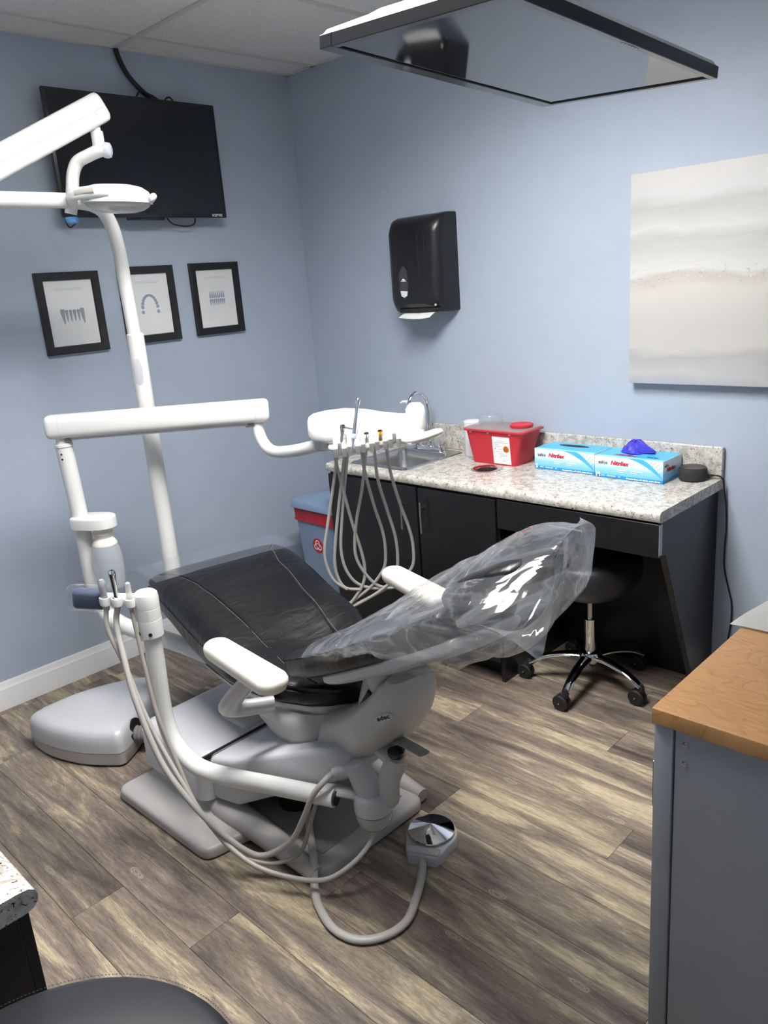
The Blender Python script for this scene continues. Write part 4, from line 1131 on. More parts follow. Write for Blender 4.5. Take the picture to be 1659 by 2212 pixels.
sk = thing('sink', (.955, -.28, .75), 'square stainless steel sink basin set into the countertop', 'sink')
bm = bmesh.new()
rings = []
for z, hx, hy, rr, oy in ((.9005, .192, .222, .03, 0), (.9045, .189, .219, .03, 0), (.9045, .166, .160, .04, -.022), (.9000, .162, .156, .045, -.022), (.86, .158, .152, .05, -.022), (.79, .150, .148, .06, -.024), (.765, .135, .135, .06, -.027), (.758, .09, .09, .05, -.027), (.757, .03, .03, .028, -.027)):
    rings.append([V(x, y_, z) for x, y_ in rrect(.952, -.278+oy, hx, hy, rr, 6)])
loft(bm, rings, cap=False); obj('basin', bm, 'steel', sk, smooth=45)
bm = bmesh.new(); lathe(bm, [(.036, .757), (.034, .760), (.022, .759), (.0, .7575)], (.952, -.305, 0), None, 24); obj('drain', bm, 'chrome', sk)

fa_ = thing('faucet', (.952, -.095, .9045), 'chrome gooseneck faucet with two clear knob handles behind the sink', 'faucet')
bm = bmesh.new(); prism(bm, rrect(.952, -.095, .085, .026, .02), .9045, .928, .006, 2, topbev=True); obj('base', bm, 'chrome', fa_)
bm = bmesh.new()
tube(bm, [(.952, -.095, .925), (.952, -.095, 1.06), (.952, -.096, 1.125), (.949, -.11, 1.175), (.944, -.145, 1.205), (.938, -.185, 1.20), (.935, -.213, 1.17), (.934, -.22, 1.12)], .0105, 16, 8); lathe(bm, [(.018, .928), (.017, .945), (.0125, .955)], (.952, -.095, 0), None, 18); lathe(bm, [(.0125, 1.125), (.0125, 1.105)], (.934, -.22, 0), None, 16); obj('spout', bm, 'chrome', fa_)
for x in (.893, 1.011):
    bm = bmesh.new()
    rings = []
    for z, r_ in ((.938, .016), (.942, .022), (.955, .027), (.978, .029), (.986, .026), (.989, .012)):
        rings.append([V(x+math.cos(2*PI*k/24)*r_*(1+.07*(k % 2)), -.095+math.sin(2*PI*k/24)*r_*(1+.07*(k % 2)), z) for k in range(24)])
    loft(bm, rings); obj('knob_handle', bm, 'clear_acrylic', fa_, smooth=20)
    bm = bmesh.new(); lathe(bm, [(.014, .927), (.012, .94), (.006, .975)], (x, -.095, 0), None, 14); obj('stem', bm, 'chrome', fa_)

sb = thing('soap_bottle', (.822, -.105, .9045), 'small soap bottle with white pump top beside the faucet', 'soap bottle')
bm = bmesh.new(); lathe(bm, [(.028, .9045), (.031, .91), (.031, 1.03), (.027, 1.055), (.014, 1.075), (.012, 1.085)], (.822, -.105, 0), None, 24); obj('bottle', bm, 'bottle_plastic', sb)
bm = bmesh.new(); lathe(bm, [(.0315, .925), (.0317, .925), (.0317, 1.02), (.0315, 1.02)], (.822, -.105, 0), None, 24); obj('sticker', bm, 'label_blue', sb)
bm = bmesh.new(); lathe(bm, [(.016, 1.083), (.018, 1.086), (.018, 1.108), (.010, 1.115), (.006, 1.118), (.006, 1.14), (.012, 1.142), (.012, 1.152), (.004, 1.155)], (.822, -.105, 0), None, 18)
tube(bm, [(.822, -.105, 1.147), (.805, -.122, 1.15), (.795, -.132, 1.143)], [.007, .006, .004], 10, 3); obj('pump', bm, 'ink_white', sb)

wr_ = thing('waste_ring', (WX, WY, .80), 'round steel waste chute ring set in the countertop', 'waste ring')
bm = bmesh.new(); lathe(bm, [(.072, .9005), (.072, .9025), (.066, .9045), (.060, .9045), (.0445, .898), (.044, .80), (.0435, .80)], (WX, WY, 0), None, 40, cap=False); obj('ring', bm, 'steel', wr_)
bm = bmesh.new(); lathe(bm, [(.044, .80), (.0, .801)], (WX, WY, 0), None, 32); obj('bottom', bm, 'steel', wr_)

# sharps container
sh = thing('sharps_container', (1.432, -.13, .9005), 'red plastic sharps container with clear domed lid and warning label', 'sharps container')
def shr(z): return ((z-.9005)/.158)
bm = bmesh.new()
rings = []
for z in (.9005, .903, .95, 1.0, 1.055):
    k = shr(z)
    rings.append([V(x, y_, z) for x, y_ in rrect(1.432+.006*k, -.132+.002*k, .126+.034*k, .076+.017*k, .03)])
loft(bm, rings, cap=True); obj('tub', bm, 'red_plastic', sh, smooth=45)
bm = bmesh.new(); loft(bm, [[V(x, y_, z) for x, y_ in rrect(1.438, -.130, .168+d, .097+d, .03)] for z, d in ((1.052, -.002), (1.054, .003), (1.060, .003), (1.0615, 0))]); obj('rim', bm, 'red_plastic', sh)
bm = bmesh.new(); loft(bm, [[V(x, y_, z) for x, y_ in rrect(1.438, -.130, .164+d, .093+d, .03)] for z, d in ((1.0615, 0), (1.066, 0), (1.068, -.004))]); lid = obj('lid', bm, 'lid_plastic', sh)
bm = bmesh.new(); lathe(bm, [(.060, 1.068), (.058, 1.09), (.055, 1.112), (.050, 1.118), (.0, 1.118)], (1.365, -.125, 0), None, 32); obj('dome', bm, 'clear_acrylic', lid)
bm = bmesh.new(); lathe(bm, [(.050, 1.068), (.053, 1.072), (.053, 1.080), (.049, 1.083), (.044, 1.080), (.0, 1.080)], (1.535, -.12, 0), None, 36); obj('round_cap', bm, 'red_plastic', lid)
for x in (1.32, 1.42, 1.54):
    bm = bmesh.new(); box(bm, (x-.006, -.2275, 1.046), (x+.006, -.222, 1.0525), .001, 1); obj('clip', bm, 'lid_plastic', sh)
# label on the sloping front
def frontM(x, z): return frame((x, -.208-.0145*shr(z)-.0012, z), V(1, 0, 0), V(0, -.0158/.158, 1))
Ml = frontM(1.488, .973)
bm = bmesh.new(); box(bm, (-.048, -.066, -.0005), (.048, .062, .0008), 0, 1, Ml); lb = obj('label_sheet', bm, 'paper_white', sh, smooth=0)
bm = bmesh.new()
for i, (x0, x1, y_, h) in enumerate(((-.02, .02, .042, .0012), (-.040, .040, .034, .002), (-.040, -.014, .026, .0016), (-.040, .006, .019, .001), (-.040, -.006, .014, .001), (-.040, -.030, .003, .004), (-.016, -.002, .003, .002), (-.040, .010, -.008, .001), (-.016, .016, -.018, .0016), (-.040, -.034, -.018, .002), (-.010, .030, -.027, .002), (-.016, .0, -.034, .0016), (-.040, -.034, -.034, .002), (.0, .034, -.046, .001), (.0, .02, -.051, .001))):
    box(bm, (x0, y_, .0008), (x1, y_+h, .0011), 0, 1, Ml)
obj('small_print', bm, 'ink_grey', lb, smooth=0)
bm = bmesh.new(); lathe(bm, [(.016, .0), (.016, .0004), (0, .0004)], Ml @ V(.026, .006, .0008), Ml.to_3x3() @ V(0, 0, 1), 24); em = obj('hazard_mark', bm, 'ink_orange', lb)
bm = bmesh.new(); biohazard(bm, Ml @ Matrix.Translation((.026, .006, .0015)), .013); obj('biohazard_symbol', bm, 'ink_dark', lb, smooth=0)

# white canister behind it
bm = bmesh.new(); lathe(bm, [(.040, .9005), (.042, .904), (.042, 1.045), (.044, 1.047), (.044, 1.068), (.036, 1.074), (0, 1.075)], (1.222, -.085, 0), None, 28)
tag(obj('wipes_canister', bm, 'wipe_white', smooth=40), 'white wipes canister half hidden behind the red sharps container', 'canister')

# glove boxes
def glove_box(x0, x1, y0, y1, z1, label, letter, hole):
    t = thing('glove_box', ((x0+x1)/2, (y0+y1)/2, .9005), label, 'glove box', 'blue glove boxes on the counter')
    w_, d_, h = x1-x0, y1-y0, z1-.9005
    bm = bmesh.new(); box(bm, (x0, y0, .9005), (x1, y1, z1), .0015, 1); ca = obj('carton', bm, 'glove_carton', t, smooth=0)
    # cyan lid area with a white waisted band
    bm = bmesh.new(); box(bm, (x0+.004, y0+.02, z1), (x1-.004, y1-.004, z1+.0006)); obj('top_print', bm, 'carton_cyan', t, smooth=0)
    bm = bmesh.new(); prism(bm, selli(.075, .020, 32, 2), z1+.0006, z1+.0010, 0, 1, Matrix.Translation(((x0+x1)/2-.008, (y0+y1)/2+.025, 0))); obj('opening', bm, 'black_rubber' if hole else 'carton_side', t, smooth=0)
    Mf = Matrix.Translation((x0, y0-.0012, .9005)) @ Matrix.Rotation(PI/2, 4, 'X')
    # swoosh on the front, cyan with a pale tail
    n = 16; up = []; dn = []
    for i in range(n+1):
        a = i/n; up.append((w_*(.46+.54*a), h*(1-.0*a)-h*.84*a**1.7*.98)); dn.append((w_*(.46+.54*a), h-h*.02 if a < .0 else h*(1-.0)))
    bm = bmesh.new(); loft(bm, [[Mf @ V(a[0], a[1], 0), Mf @ V(b[0], min(b[1], a[1]+h*(.03+.20*math.sin(PI*i/n)**.7)), 0)] for i, (a, b) in enumerate(zip(up, dn))], cap=False, closed=False); obj('swoosh', bm, 'carton_cyan', t, smooth=0)
    bm = bmesh.new()
    for i in range(9):
        for j in range(4):
            a = .28+.075*i; x = w_*(.46+.54*a)+.006+j*.006; zz = h-h*.82*a**1.7+h*.10+j*.006
            if x < w_-.004 and zz < h-.004:
                box(bm, (x-.0016, zz-.0016, 0), (x+.0016, zz+.0016, .0003), 0, 1, Mf)
    if len(bm.verts): obj('dot_print', bm, 'carton_cyan', t, smooth=0)
    else: bm.free()
    text('brand_word', 'safco', .0205, 'ink_dark', t, Mf @ Matrix.Translation((w_*.06, h*.64, .0002)), bold=.0001)
    text('product_word', 'Nitrilex', .0245, 'ink_red', t, Mf @ Matrix.Translation((w_*.245, h*.635, .0002)), shear=.25, bold=.0008)
    text('size_letter', letter, .026, 'ink_white', t, Mf @ Matrix.Translation((w_*.022, h*.045, .0002)), bold=.0008)
    text('caption', 'Powder-free soft nitrile exam gloves', .0098, 'ink_white', t, Mf @ Matrix.Translation((w_*.965, h*.04, .0002)), align='RIGHT', bold=.0003)
    bm = bmesh.new()
    for a, b, ww in ((.34, .40, .14), (.34, .32, .10), (.55, .40, .16), (.55, .32, .08), (.10, .09, .06), (.19, .09, .13), (.36, .09, .03)):
        box(bm, (w_*a, h*b, 0), (w_*(a+ww), h*b+.003, .0003), 0, 1, Mf)
    obj('fine_print', bm, 'ink_white', t, smooth=0)
    # end panel
    Ms = Matrix.Translation((x1+.0008, y0, .9005)) @ Matrix.Rotation(PI/2, 4, 'Z') @ Matrix.Rotation(PI/2, 4, 'X')
    text('end_brand_word', 'safco', .017, 'ink_dark', t, Ms @ Matrix.Translation((.012, h*.70, .0002)))
    text('end_product_word', 'Nitrilex', .024, 'ink_red', t, Ms @ Matrix.Translation((.03, h*.48, .0002)), shear=.25, bold=.0008)
    Mt = Matrix.Translation((x1-.03, y0+.048, z1+.0013)) @ Matrix.Rotation(PI, 4, 'Z')
    if not hole:
        text('top_word', 'Nitrilex', .03, 'ink_red', t, Mt @ Matrix.Translation((.10, .0, 0)), shear=.25, bold=.0008)
        text('top_brand', 'safco', .024, 'ink_dark', t, Mt @ Matrix.Translation((.01, .0, 0)))
    return t
glove_box(1.646, 1.944, -.187, -.034, .992, 'blue and white carton of size S gloves with dark open slot', 'S', True)
glove_box(1.953, 2.252, -.201, -.034, .992, 'blue and white carton of size M gloves with a glove sticking out', 'M', False)
bm = bmesh.new()
rings = []
for i, (z, k) in enumerate(((.9935, 1.0), (.9975, 1.12), (1.008, 1.02), (1.020, .84), (1.031, .62), (1.038, .35), (1.040, .1))):
    ring = []
    for q in range(40):
        a = 2*PI*q/40
        f = 1+.22*math.sin(a*3+i*.5)+.15*math.sin(a*5+1+i*.9)
        ring.append(V(2.085+.062*k*f*math.cos(a)+.006*noise.noise(V(q*.9, i, 2)), -.095+.036*k*f*math.sin(a), z+(.010*math.sin(a*4+i)+.006*noise.noise(V(q*.6, i*1.3, 5)))*(i/6) + (.0 if i else 0)))
    rings.append(ring)
loft(bm, rings); tag(obj('nitrile_glove', bm, 'glove_blue', smooth=30), 'crumpled violet-blue nitrile glove sticking out of the size M box', 'glove')

# smart speaker
sp_ = thing('smart_speaker', (2.318, -.078, .9005), 'small round dark grey smart speaker with power cord at end of counter', 'smart speaker')
bm = bmesh.new(); lathe(bm, [(.046, .9005), (.052, .905), (.0545, .920), (.0545, .938), (.052, .949), (.0505, .951)], (2.318, -.078, 0), None, 40); obj('body', bm, 'speaker_fabric', sp_)
bm = bmesh.new(); lathe(bm, [(.0508, .9505), (.050, .953), (.047, .954), (.0, .954)], (2.318, -.078, 0), None, 40); obj('top', bm, 'black_plastic', sp_)
bm = bmesh.new(); tube(bm, [(2.366, -.055, .917), (2.39, -.044, .917), (2.407, -.035, .914), (2.4195, -.029, .90), (2.423, -.022, .86), (2.428, -.012, .80), (2.433, -.009, .70), (2.430, -.009, .60), (2.432, -.009, .53), (2.447, -.009, .46), (2.468, -.009, .38), (2.470, -.009, .30), (2.462, -.010, .22), (2.455, -.02, .15)], .0032, 8, 6); obj('power_cord', bm, 'black_rubber', sp_)
bm = bmesh.new(); lathe(bm, [(.005, 0), (.0055, .02), (.0035, .026)], (2.366, -.055, .917), (.024, .011, 0), 10); obj('plug', bm, 'black_rubber', sp_)

# ================================================================== ROLLING STOOL UNDER THE DESK
def stool(name, c, zs, R, seat_r, seat_h, ang, label, hub_z=.135, rl=.27, thick=True):
    t = thing(name, (c[0], c[1], 0), label, 'stool')
    c = V(c[0], c[1], 0)
    for k in range(5):
        a = math.radians(ang+72*k); d = V(math.cos(a), math.sin(a), 0); sd = V(-d.y, d.x, 0)
        bm = bmesh.new()
        tube(bm, [c+d*.02+V(0, 0, hub_z), c+d*rl*.4+V(0, 0, hub_z-.002), c+d*rl*.75+V(0, 0, hub_z-.022), c+d*rl+V(0, 0, hub_z-.055)], [.026, .021, .018, .016], 14, 5, flat=(.62, 1.1), up=(0, 0, 1))
        lg = obj('leg', bm, 'chrome', t)
        w_ = c+d*(rl+.002)
        bm = bmesh.new()
        tw = (sd*math.cos(k*1.3+.4)+d*math.sin(k*1.3+.4)).normalized()
        fw = tw.cross(V(0, 0, 1))
        wc = w_+fw*.018+V(0, 0, .034)
        for s in (-1, 1):
            q = wc+tw*s*.013
            lathe(bm, [(.010, -.007), (.029, -.008), (.034, -.004), (.034, .004), (.029, .008), (.010, .007)], q, tw, 24)
        tube(bm, [wc-tw*.022, wc+tw*.022], .007, 10, sm=False)
        tube(bm, [w_+V(0, 0, .095), w_+V(0, 0, .066), wc+V(0, 0, .018)], [.008, .015, .012], 10, 3)
        cs = obj('caster', bm, 'black_rubber', t)
        bm = bmesh.new(); lathe(bm, [(.004, -.0245), (.0035, -.026), (.0035, .026), (.004, .0245)], wc, tw, 10); obj('axle', bm, 'chrome', cs)
    bm = bmesh.new(); lathe(bm, [(.018, hub_z-.045), (.030, hub_z-.04), (.050, hub_z-.015), (.052, hub_z+.010), (.045, hub_z+.022), (.030, hub_z+.028)], c, None, 28); obj('hub', bm, 'chrome', t)
    bm = bmesh.new(); lathe(bm, [(.0265, hub_z+.025), (.0265, zs*.74), (.024, zs*.745)], c, None, 24); obj('column', bm, 'chrome', t)
    bm = bmesh.new(); lathe(bm, [(.014, zs*.745), (.014, zs)], c, None, 16); obj('gas_lift', bm, 'steel', t)
    bm = bmesh.new()
    if thick: pf = [(.05, zs-.01), (seat_r*.55, zs+.01), (seat_r*.86, zs+.055), (seat_r*.98, zs+.10), (seat_r, zs+.14), (seat_r*.97, zs+.17), (seat_r*.85, zs+.185), (seat_r*.5, zs+.19), (0, zs+.188)]
    else: pf = [(.05, zs), (seat_r*.9, zs+.002), (seat_r*.985, zs+.012), (seat_r, zs+.03), (seat_r*.995, zs+seat_h-.03), (seat_r*.97, zs+seat_h-.012), (seat_r*.9, zs+seat_h), (seat_r*.6, zs+seat_h+.006), (seat_r*.3, zs+seat_h+.002), (0, zs+seat_h-.002)]
    lathe(bm, pf, c, None, 56); st = obj('seat', bm, 'stool_vinyl', t, smooth=60)
    return t, st
stool('rolling_stool', (1.998, -.32), .415, .27, .215, .1, 206, 'black rolling stool with chrome five-star base tucked under the desk', rl=.262)
t, st = stool('rolling_stool', (2.775, -2.946), .70, .27, .268, .08, 20, 'round black vinyl stool with stitched edge beside the black counter', thick=False)
bm = bmesh.new()
for k in range(300):
    a = 2*PI*k/300; p = V(2.775+math.cos(a)*.2625, -2.946+math.sin(a)*.2625, .7705); d = V(-math.sin(a), math.cos(a), 0)
    tube(bm, [p-d*.0014, p+d*.0014], .0006, 4, sm=False)
o = obj('stitching', bm, 'thread_dark', st, smooth=0); o['kind'] = 'stuff'

# ================================================================== WASTE BIN
bn_ = thing('waste_bin', (.44, -.31, 0), 'grey-blue biohazard waste bin with red liner beside the sink cabinet', 'waste bin')
def binr(z, d=0): k = z/.60; return rrect(.440, -.305, .150+.032*k+d, .150+.032*k+d, .03)
bm = bmesh.new(); loft(bm, [[V(x, y_, z) for x, y_ in binr(z)] for z in (.0, .004, .3, .585, .60)]); obj('body', bm, 'bin_blue', bn_)
bm = bmesh.new()
rings = []
for z, d in ((.605, .002), (.60, .005), (.565, .0045), (.54, .006), (.528, .009)):
    rings.append([V(x, y_, z+.004*math.sin(k*.9)*(1 if z < .55 else 0)) for k, (x, y_) in enumerate(binr(z, d))])
loft(bm, rings, cap=False); obj('liner', bm, 'red_liner', bn_)
bm = bmesh.new(); loft(bm, [[V(x, y_, z) for x, y_ in rrect(.440, -.305, hx, hx, .03)] for z, hx in ((.602, .196), (.603, .198), (.632, .196), (.638, .192), (.655, .12), (.66, .04))]); ld = obj('lid', bm, 'bin_blue', bn_)
Mb = frame((.432, -.305-.1713-.0015, .40), V(1, 0, 0), V(0, -.032/.6, 1))
bm = bmesh.new(); lathe(bm, [(.042, -.002), (.042, .001), (0, .001)], Mb @ V(0, 0, 0), Mb.to_3x3() @ V(0, 0, 1), 28); obj('sticker', bm, 'ink_red', bn_)
bm = bmesh.new(); biohazard(bm, Mb @ Matrix.Translation((0, 0, .002)), .034); obj('biohazard_symbol', bm, 'paper_white', bn_, smooth=0)
Mb = frame((.50, -.37, .6495), V(1, 0, .0), V(0, 1, .16))
bm = bmesh.new(); lathe(bm, [(.045, -.004), (.045, .002), (0, .002)], Mb @ V(0, 0, 0), V(0, -.1, 1), 28); obj('sticker', bm, 'ink_red', ld)
bm = bmesh.new(); biohazard(bm, Mb @ Matrix.Translation((0, 0, .005)), .036); obj('biohazard_symbol', bm, 'paper_white', ld, smooth=0)

# ================================================================== ON THE WALLS
# paper towel dispenser
pd = thing('towel_dispenser', (.94, -.07, 1.60), 'black wall-mounted paper towel dispenser with oval window', 'towel dispenser')
bm = bmesh.new()
secs = [(0, 1.115, .765), (-.05, 1.113, .770), (-.10, 1.105, .776), (-.128, 1.09, .79), (-.142, 1.06, .82)]
rings = []
for y_, xr_, xl_ in secs:
    zt_ = 2.046-(.0 if y_ > -.06 else (abs(y_)-.06)*.30)-(0 if y_ > -.11 else (abs(y_)-.11)*.9)
    zb_ = 1.592+(0 if y_ > -.06 else (abs(y_)-.06)*.15)+(0 if y_ > -.11 else (abs(y_)-.11)*1.0)
    rr = .012+max(0, -y_-.02)*.35
    n = 8; ring = []
    cx_, cz_, hx, hz = (xr_+xl_)/2, (zt_+zb_)/2, (xr_-xl_)/2, (zt_-zb_)/2
    ring = [V(x, y_-.001, z) for x, z in rrect(cx_, cz_, hx, hz, rr, n)]
    rings.append(ring)
loft(bm, rings); body = obj('housing', bm, 'black_plastic', pd, smooth=35)
bm = bmesh.new(); box(bm, (.83, -.128, 1.596), (1.085, -.02, 1.615), .004, 2); obj('throat', bm, 'black_rubber', pd)
Mw = frame((.885, -.1425, 1.742), V(1.25, 0, 0), V(0, 0, 1)) @ Matrix.Diagonal((1.45, 1.3, 1, 1))
bm = bmesh.new(); prism(bm, selli(.026, .066, 32, 2.1), -.004, .0025, .002, 2, Mw); ow = obj('window_rim', bm, 'black_gloss', pd)
bm = bmesh.new(); prism(bm, selli(.020, .058, 32, 2.1), .0025, .0032, 0, 1, Mw); obj('window_pane', bm, 'monitor_screen', ow)
bm = bmesh.new(); prism(bm, [(-.013, -.050), (0, -.0565), (.013, -.050), (.016, -.034), (-.016, -.031)], .0032, .0036, 0, 1, Mw); obj('towel_edge', bm, 'paper_white', ow)
bm = bmesh.new()
prism(bm, [(-.012, .002), (.012, .002), (.012, .0045), (-.012, .0045)], .0032, .0038, 0, 1, Mw); prism(bm, [(-.009, .006), (.009, .006), (.001, .0135), (-.003, .012)], .0032, .0038, 0, 1, Mw); obj('maker_mark', bm, 'ink_white', ow, smooth=0)
for x in (.985, 1.03):
    bm = bmesh.new(); tube(bm, [(x-.012 if x < 1 else x, -.1405, 1.98), (x, -.1425, 1.95), (x, -.1425, 1.75)], [.003, .004, .0015], 8, 4); obj('moulded_rib', bm, 'black_gloss', body)
bm = bmesh.new(); lathe(bm, [(.006, -.003), (.006, .002), (0, .002)], (1.072, -.1335, 1.628), (.5, -.85, 0), 16); obj('lock', bm, 'chrome', pd)
bm = bmesh.new()
P_ = [(.845, -.155, 1.574), (.89, -.158, 1.570), (.95, -.162, 1.566), (1.01, -.160, 1.567), (1.05, -.155, 1.572)]
Q_ = [(.86, -.10, 1.6), (.895, -.10, 1.602), (.95, -.10, 1.598), (1.0, -.10, 1.602), (1.06, -.10, 1.604)]
loft(bm, [[V(*p) for p in P_], [V(p[0], p[1]+.002, p[2]+.003) for p in P_], [V(*q)+V(0, 0, .003) for q in Q_], [V(*q) for q in Q_]], cap=False, closed=False)
bmesh.ops.bridge_loops(bm, edges=[e for e in bm.edges if e.is_boundary]) if False else None
tag(obj('paper_towel', bm, 'paper_white', smooth=0), 'white folded paper towel hanging out of the black dispenser', 'paper towel')

# canvas painting
pn = thing('canvas_painting', (2.44, -.02, 1.27), 'large pale grey and beige abstract canvas on the wall above the counter', 'painting')
bm = bmesh.new(); box(bm, (2.02, -.042, 1.271), (2.86, -.002, 2.075), .003, 2); obj('canvas', bm, 'abstract_canvas', pn)

# television
tv = thing('television', (.06, -1.0, 2.12), 'black flat screen television mounted high on the blue wall', 'television')
bm = bmesh.new(); box(bm, (.076, -1.428, 2.122), (.098, -.574, 2.638), .003, 2); box(bm, (.03, -1.2, 2.18), (.077, -.8, 2.55), .01, 2); obj('casing', bm, 'black_plastic', tv)
bm = bmesh.new(); box(bm, (.098, -1.414, 2.142), (.0995, -.588, 2.624)); obj('screen', bm, 'tv_screen', tv, smooth=0)
bm = bmesh.new(); box(bm, (.0, -1.1, 2.25), (.032, -.9, 2.48), .004, 2); obj('wall_bracket', bm, 'black_plastic', tv)
bm = bmesh.new(); box(bm, (.075, -1.12, 2.110), (.098, -.93, 2.1225), .003, 2); obj('sensor_bar', bm, 'black_gloss', tv)
text('maker_name', 'SCEPTRE', .0155, 'ink_white', tv, Matrix.Translation((.0993, -.662, 2.1275)) @ Matrix.Rotation(PI/2, 4, 'Z') @ Matrix.Rotation(PI/2, 4, 'X'), bold=.0004)
bm = bmesh.new()
tube(bm, [(.02, -1.012, 2.846), (.02, -1.0, 2.80), (.022, -.965, 2.735), (.024, -.90, 2.675), (.03, -.862, 2.655), (.04, -.835, 2.63), (.045, -.83, 2.55)], [.011, .012, .011, .012, .013, .010, .006], 10, 6)
for k in (.18, .42, .62):
    pass
tube(bm, [(.045, -.86, 2.62), (.05, -.90, 2.668), (.052, -.94, 2.672), (.05, -.965, 2.64), (.05, -.97, 2.6)], .004, 8, 6)
tube(bm, [(.045, -.83, 2.60), (.05, -.81, 2.65), (.052, -.785, 2.662), (.05, -.765, 2.64), (.05, -.76, 2.6)], .004, 8, 6)
tag(obj('cable_bundle', bm, 'black_rubber', loc=(.02, -.95, 2.55)), 'black cable bundle running from the ceiling down behind the television', 'cable')
bm = bmesh.new(); tube(bm, [(.045, -.93, 2.2), (.05, -.88, 2.112), (.052, -.83, 2.09), (.052, -.77, 2.088), (.05, -.735, 2.105), (.045, -.73, 2.15)], .0035, 8, 6); obj('cable_loop', bm, 'black_rubber', tv)
bm = bmesh.new(); tube(bm, [(.05, -1.405, 2.2), (.05, -1.40, 2.12), (.05, -1.385, 2.085), (.05, -1.35, 2.11), (.05, -1.33, 2.16)], .0035, 8, 6); obj('cable_loop', bm, 'black_rubber', tv)

# framed tooth prints
def tooth(bm, M, x, y_, w_, hc, hr, lean=0):
    """crown of width w_ and height hc with root hr (negative points down)"""
    s = 1 if hr > 0 else -1
    pts = [(-.5, 0), (-.55, -.5*hc/w_), (-.35, -hc/w_), (0, -.85*hc/w_), (.35, -hc/w_), (.55, -.5*hc/w_), (.5, 0)]
    ring = [(x+a*w_, y_+b*w_*s) for a, b in pts]+[(x+.28*w_+lean*.5, y_+abs(hr)*.6*s), (x+.06*w_+lean, y_+abs(hr)*s), (x-.10*w_+lean*.9, y_+abs(hr)*.97*s), (x-.32*w_+lean*.4, y_+abs(hr)*.55*s)]
    bm.faces.new([bm.verts.new(M @ V(a, b, 0)) for a, b in ring])
def picture(y0, z0, label, kind):
    fw_, fh_ = .2966, .357
    t = thing('framed_print', (.012, y0+fw_/2, z0), label, 'picture', 'black framed tooth prints')
    bm = bmesh.new(); b_ = .036
    pr_ = [(.002, 0), (.020, .0), (.024, .004), (.018, b_-.003), (.012, b_), (.002, b_)]
    cor = [(y0, z0, 1, 1), (y0+fw_, z0, -1, 1), (y0+fw_, z0+fh_, -1, -1), (y0, z0+fh_, 1, -1)]
    rings = [[V(x, a+sx*d, b+sz*d) for x, d in pr_] for a, b, sx, sz in cor]
    loft(bm, rings+[rings[0]], cap=False); bmesh.ops.remove_doubles(bm, verts=bm.verts[:], dist=1e-5); obj('frame', bm, 'frame_black', t, smooth=20)
    bm = bmesh.new(); box(bm, (.004, y0+b_-.004, z0+b_-.004), (.0085, y0+fw_-b_+.004, z0+fh_-b_+.004)); pt = obj('print', bm, 'print_white', t, smooth=0)
    M = Matrix.Translation((.0092, y0+fw_/2, z0+fh_/2)) @ Matrix.Rotation(PI/2, 4, 'Z') @ Matrix.Rotation(PI/2, 4, 'X')
    bm = bmesh.new()
    for yy, ww in ((.108, .062), (.102, .070)):
        box(bm, (-ww, yy-.0004, 0), (ww, yy+.0004, .0002), 0, 1, M)
    obj('caption_lines', bm, 'ink_grey', pt, smooth=0)
    bm = bmesh.new(); bm2 = bmesh.new()
    if kind == 0:
        for i in range(6):
            x = -.046+i*.0185; e = 1.25 if i in (0, 5) else .9
            tooth(bm, M, x, .002, .0155*e, -.016*e if False else .015*e, -.048*(1.05 if i in (0, 5) else .85), lean=.006*(1 if i == 5 else (.8 if i == 0 else .2)))
    elif kind == 1:
        for i in range(15):
            a = PI*(i/14); r_ = .042
            cx_, cy_ = -math.cos(a)*r_*(1.0), -.035+math.sin(a)**.8*.078
            rd = .0058+.0030*abs(math.cos(a))
            ring = [(cx_+rd*math.cos(q*PI/6)*(1+.12*math.sin(3*q)), cy_+rd*math.sin(q*PI/6)) for q in range(12)]
            tgt = bm if i % 3 else bm2
            tgt.faces.new([tgt.verts.new(M @ V(u_, v_, 0)) for u_, v_ in ring])
    else:
        for i in range(8):
            x = -.042+i*.012
            tooth(bm, M, x, .012, .0095, .009, .026, .001)
            tooth(bm if i % 3 else bm2, M, x, -.010, .0095, .009, -.024, .0)
    obj('tooth_drawing', bm, ('ink_grey', 'ink_blue', 'ink_blue')[kind], pt, smooth=0)
    if len(bm2.verts): obj('tooth_drawing', bm2, 'ink_grey', pt, smooth=0)
    else: bm2.free()
    bm = bmesh.new(); box(bm, (.0125, y0+b_-.002, z0+b_-.002), (.0135, y0+fw_-b_+.002, z0+fh_-b_+.002)); obj('glass', bm, 'frame_glass', t, smooth=0)
picture(-1.572, 1.543, 'black framed print showing a row of six long-rooted teeth', 0)
picture(-1.176, 1.553, 'black framed print showing a horseshoe arch of teeth', 1)
picture(-.782, 1.556, 'black framed print showing two rows of upright teeth', 2)

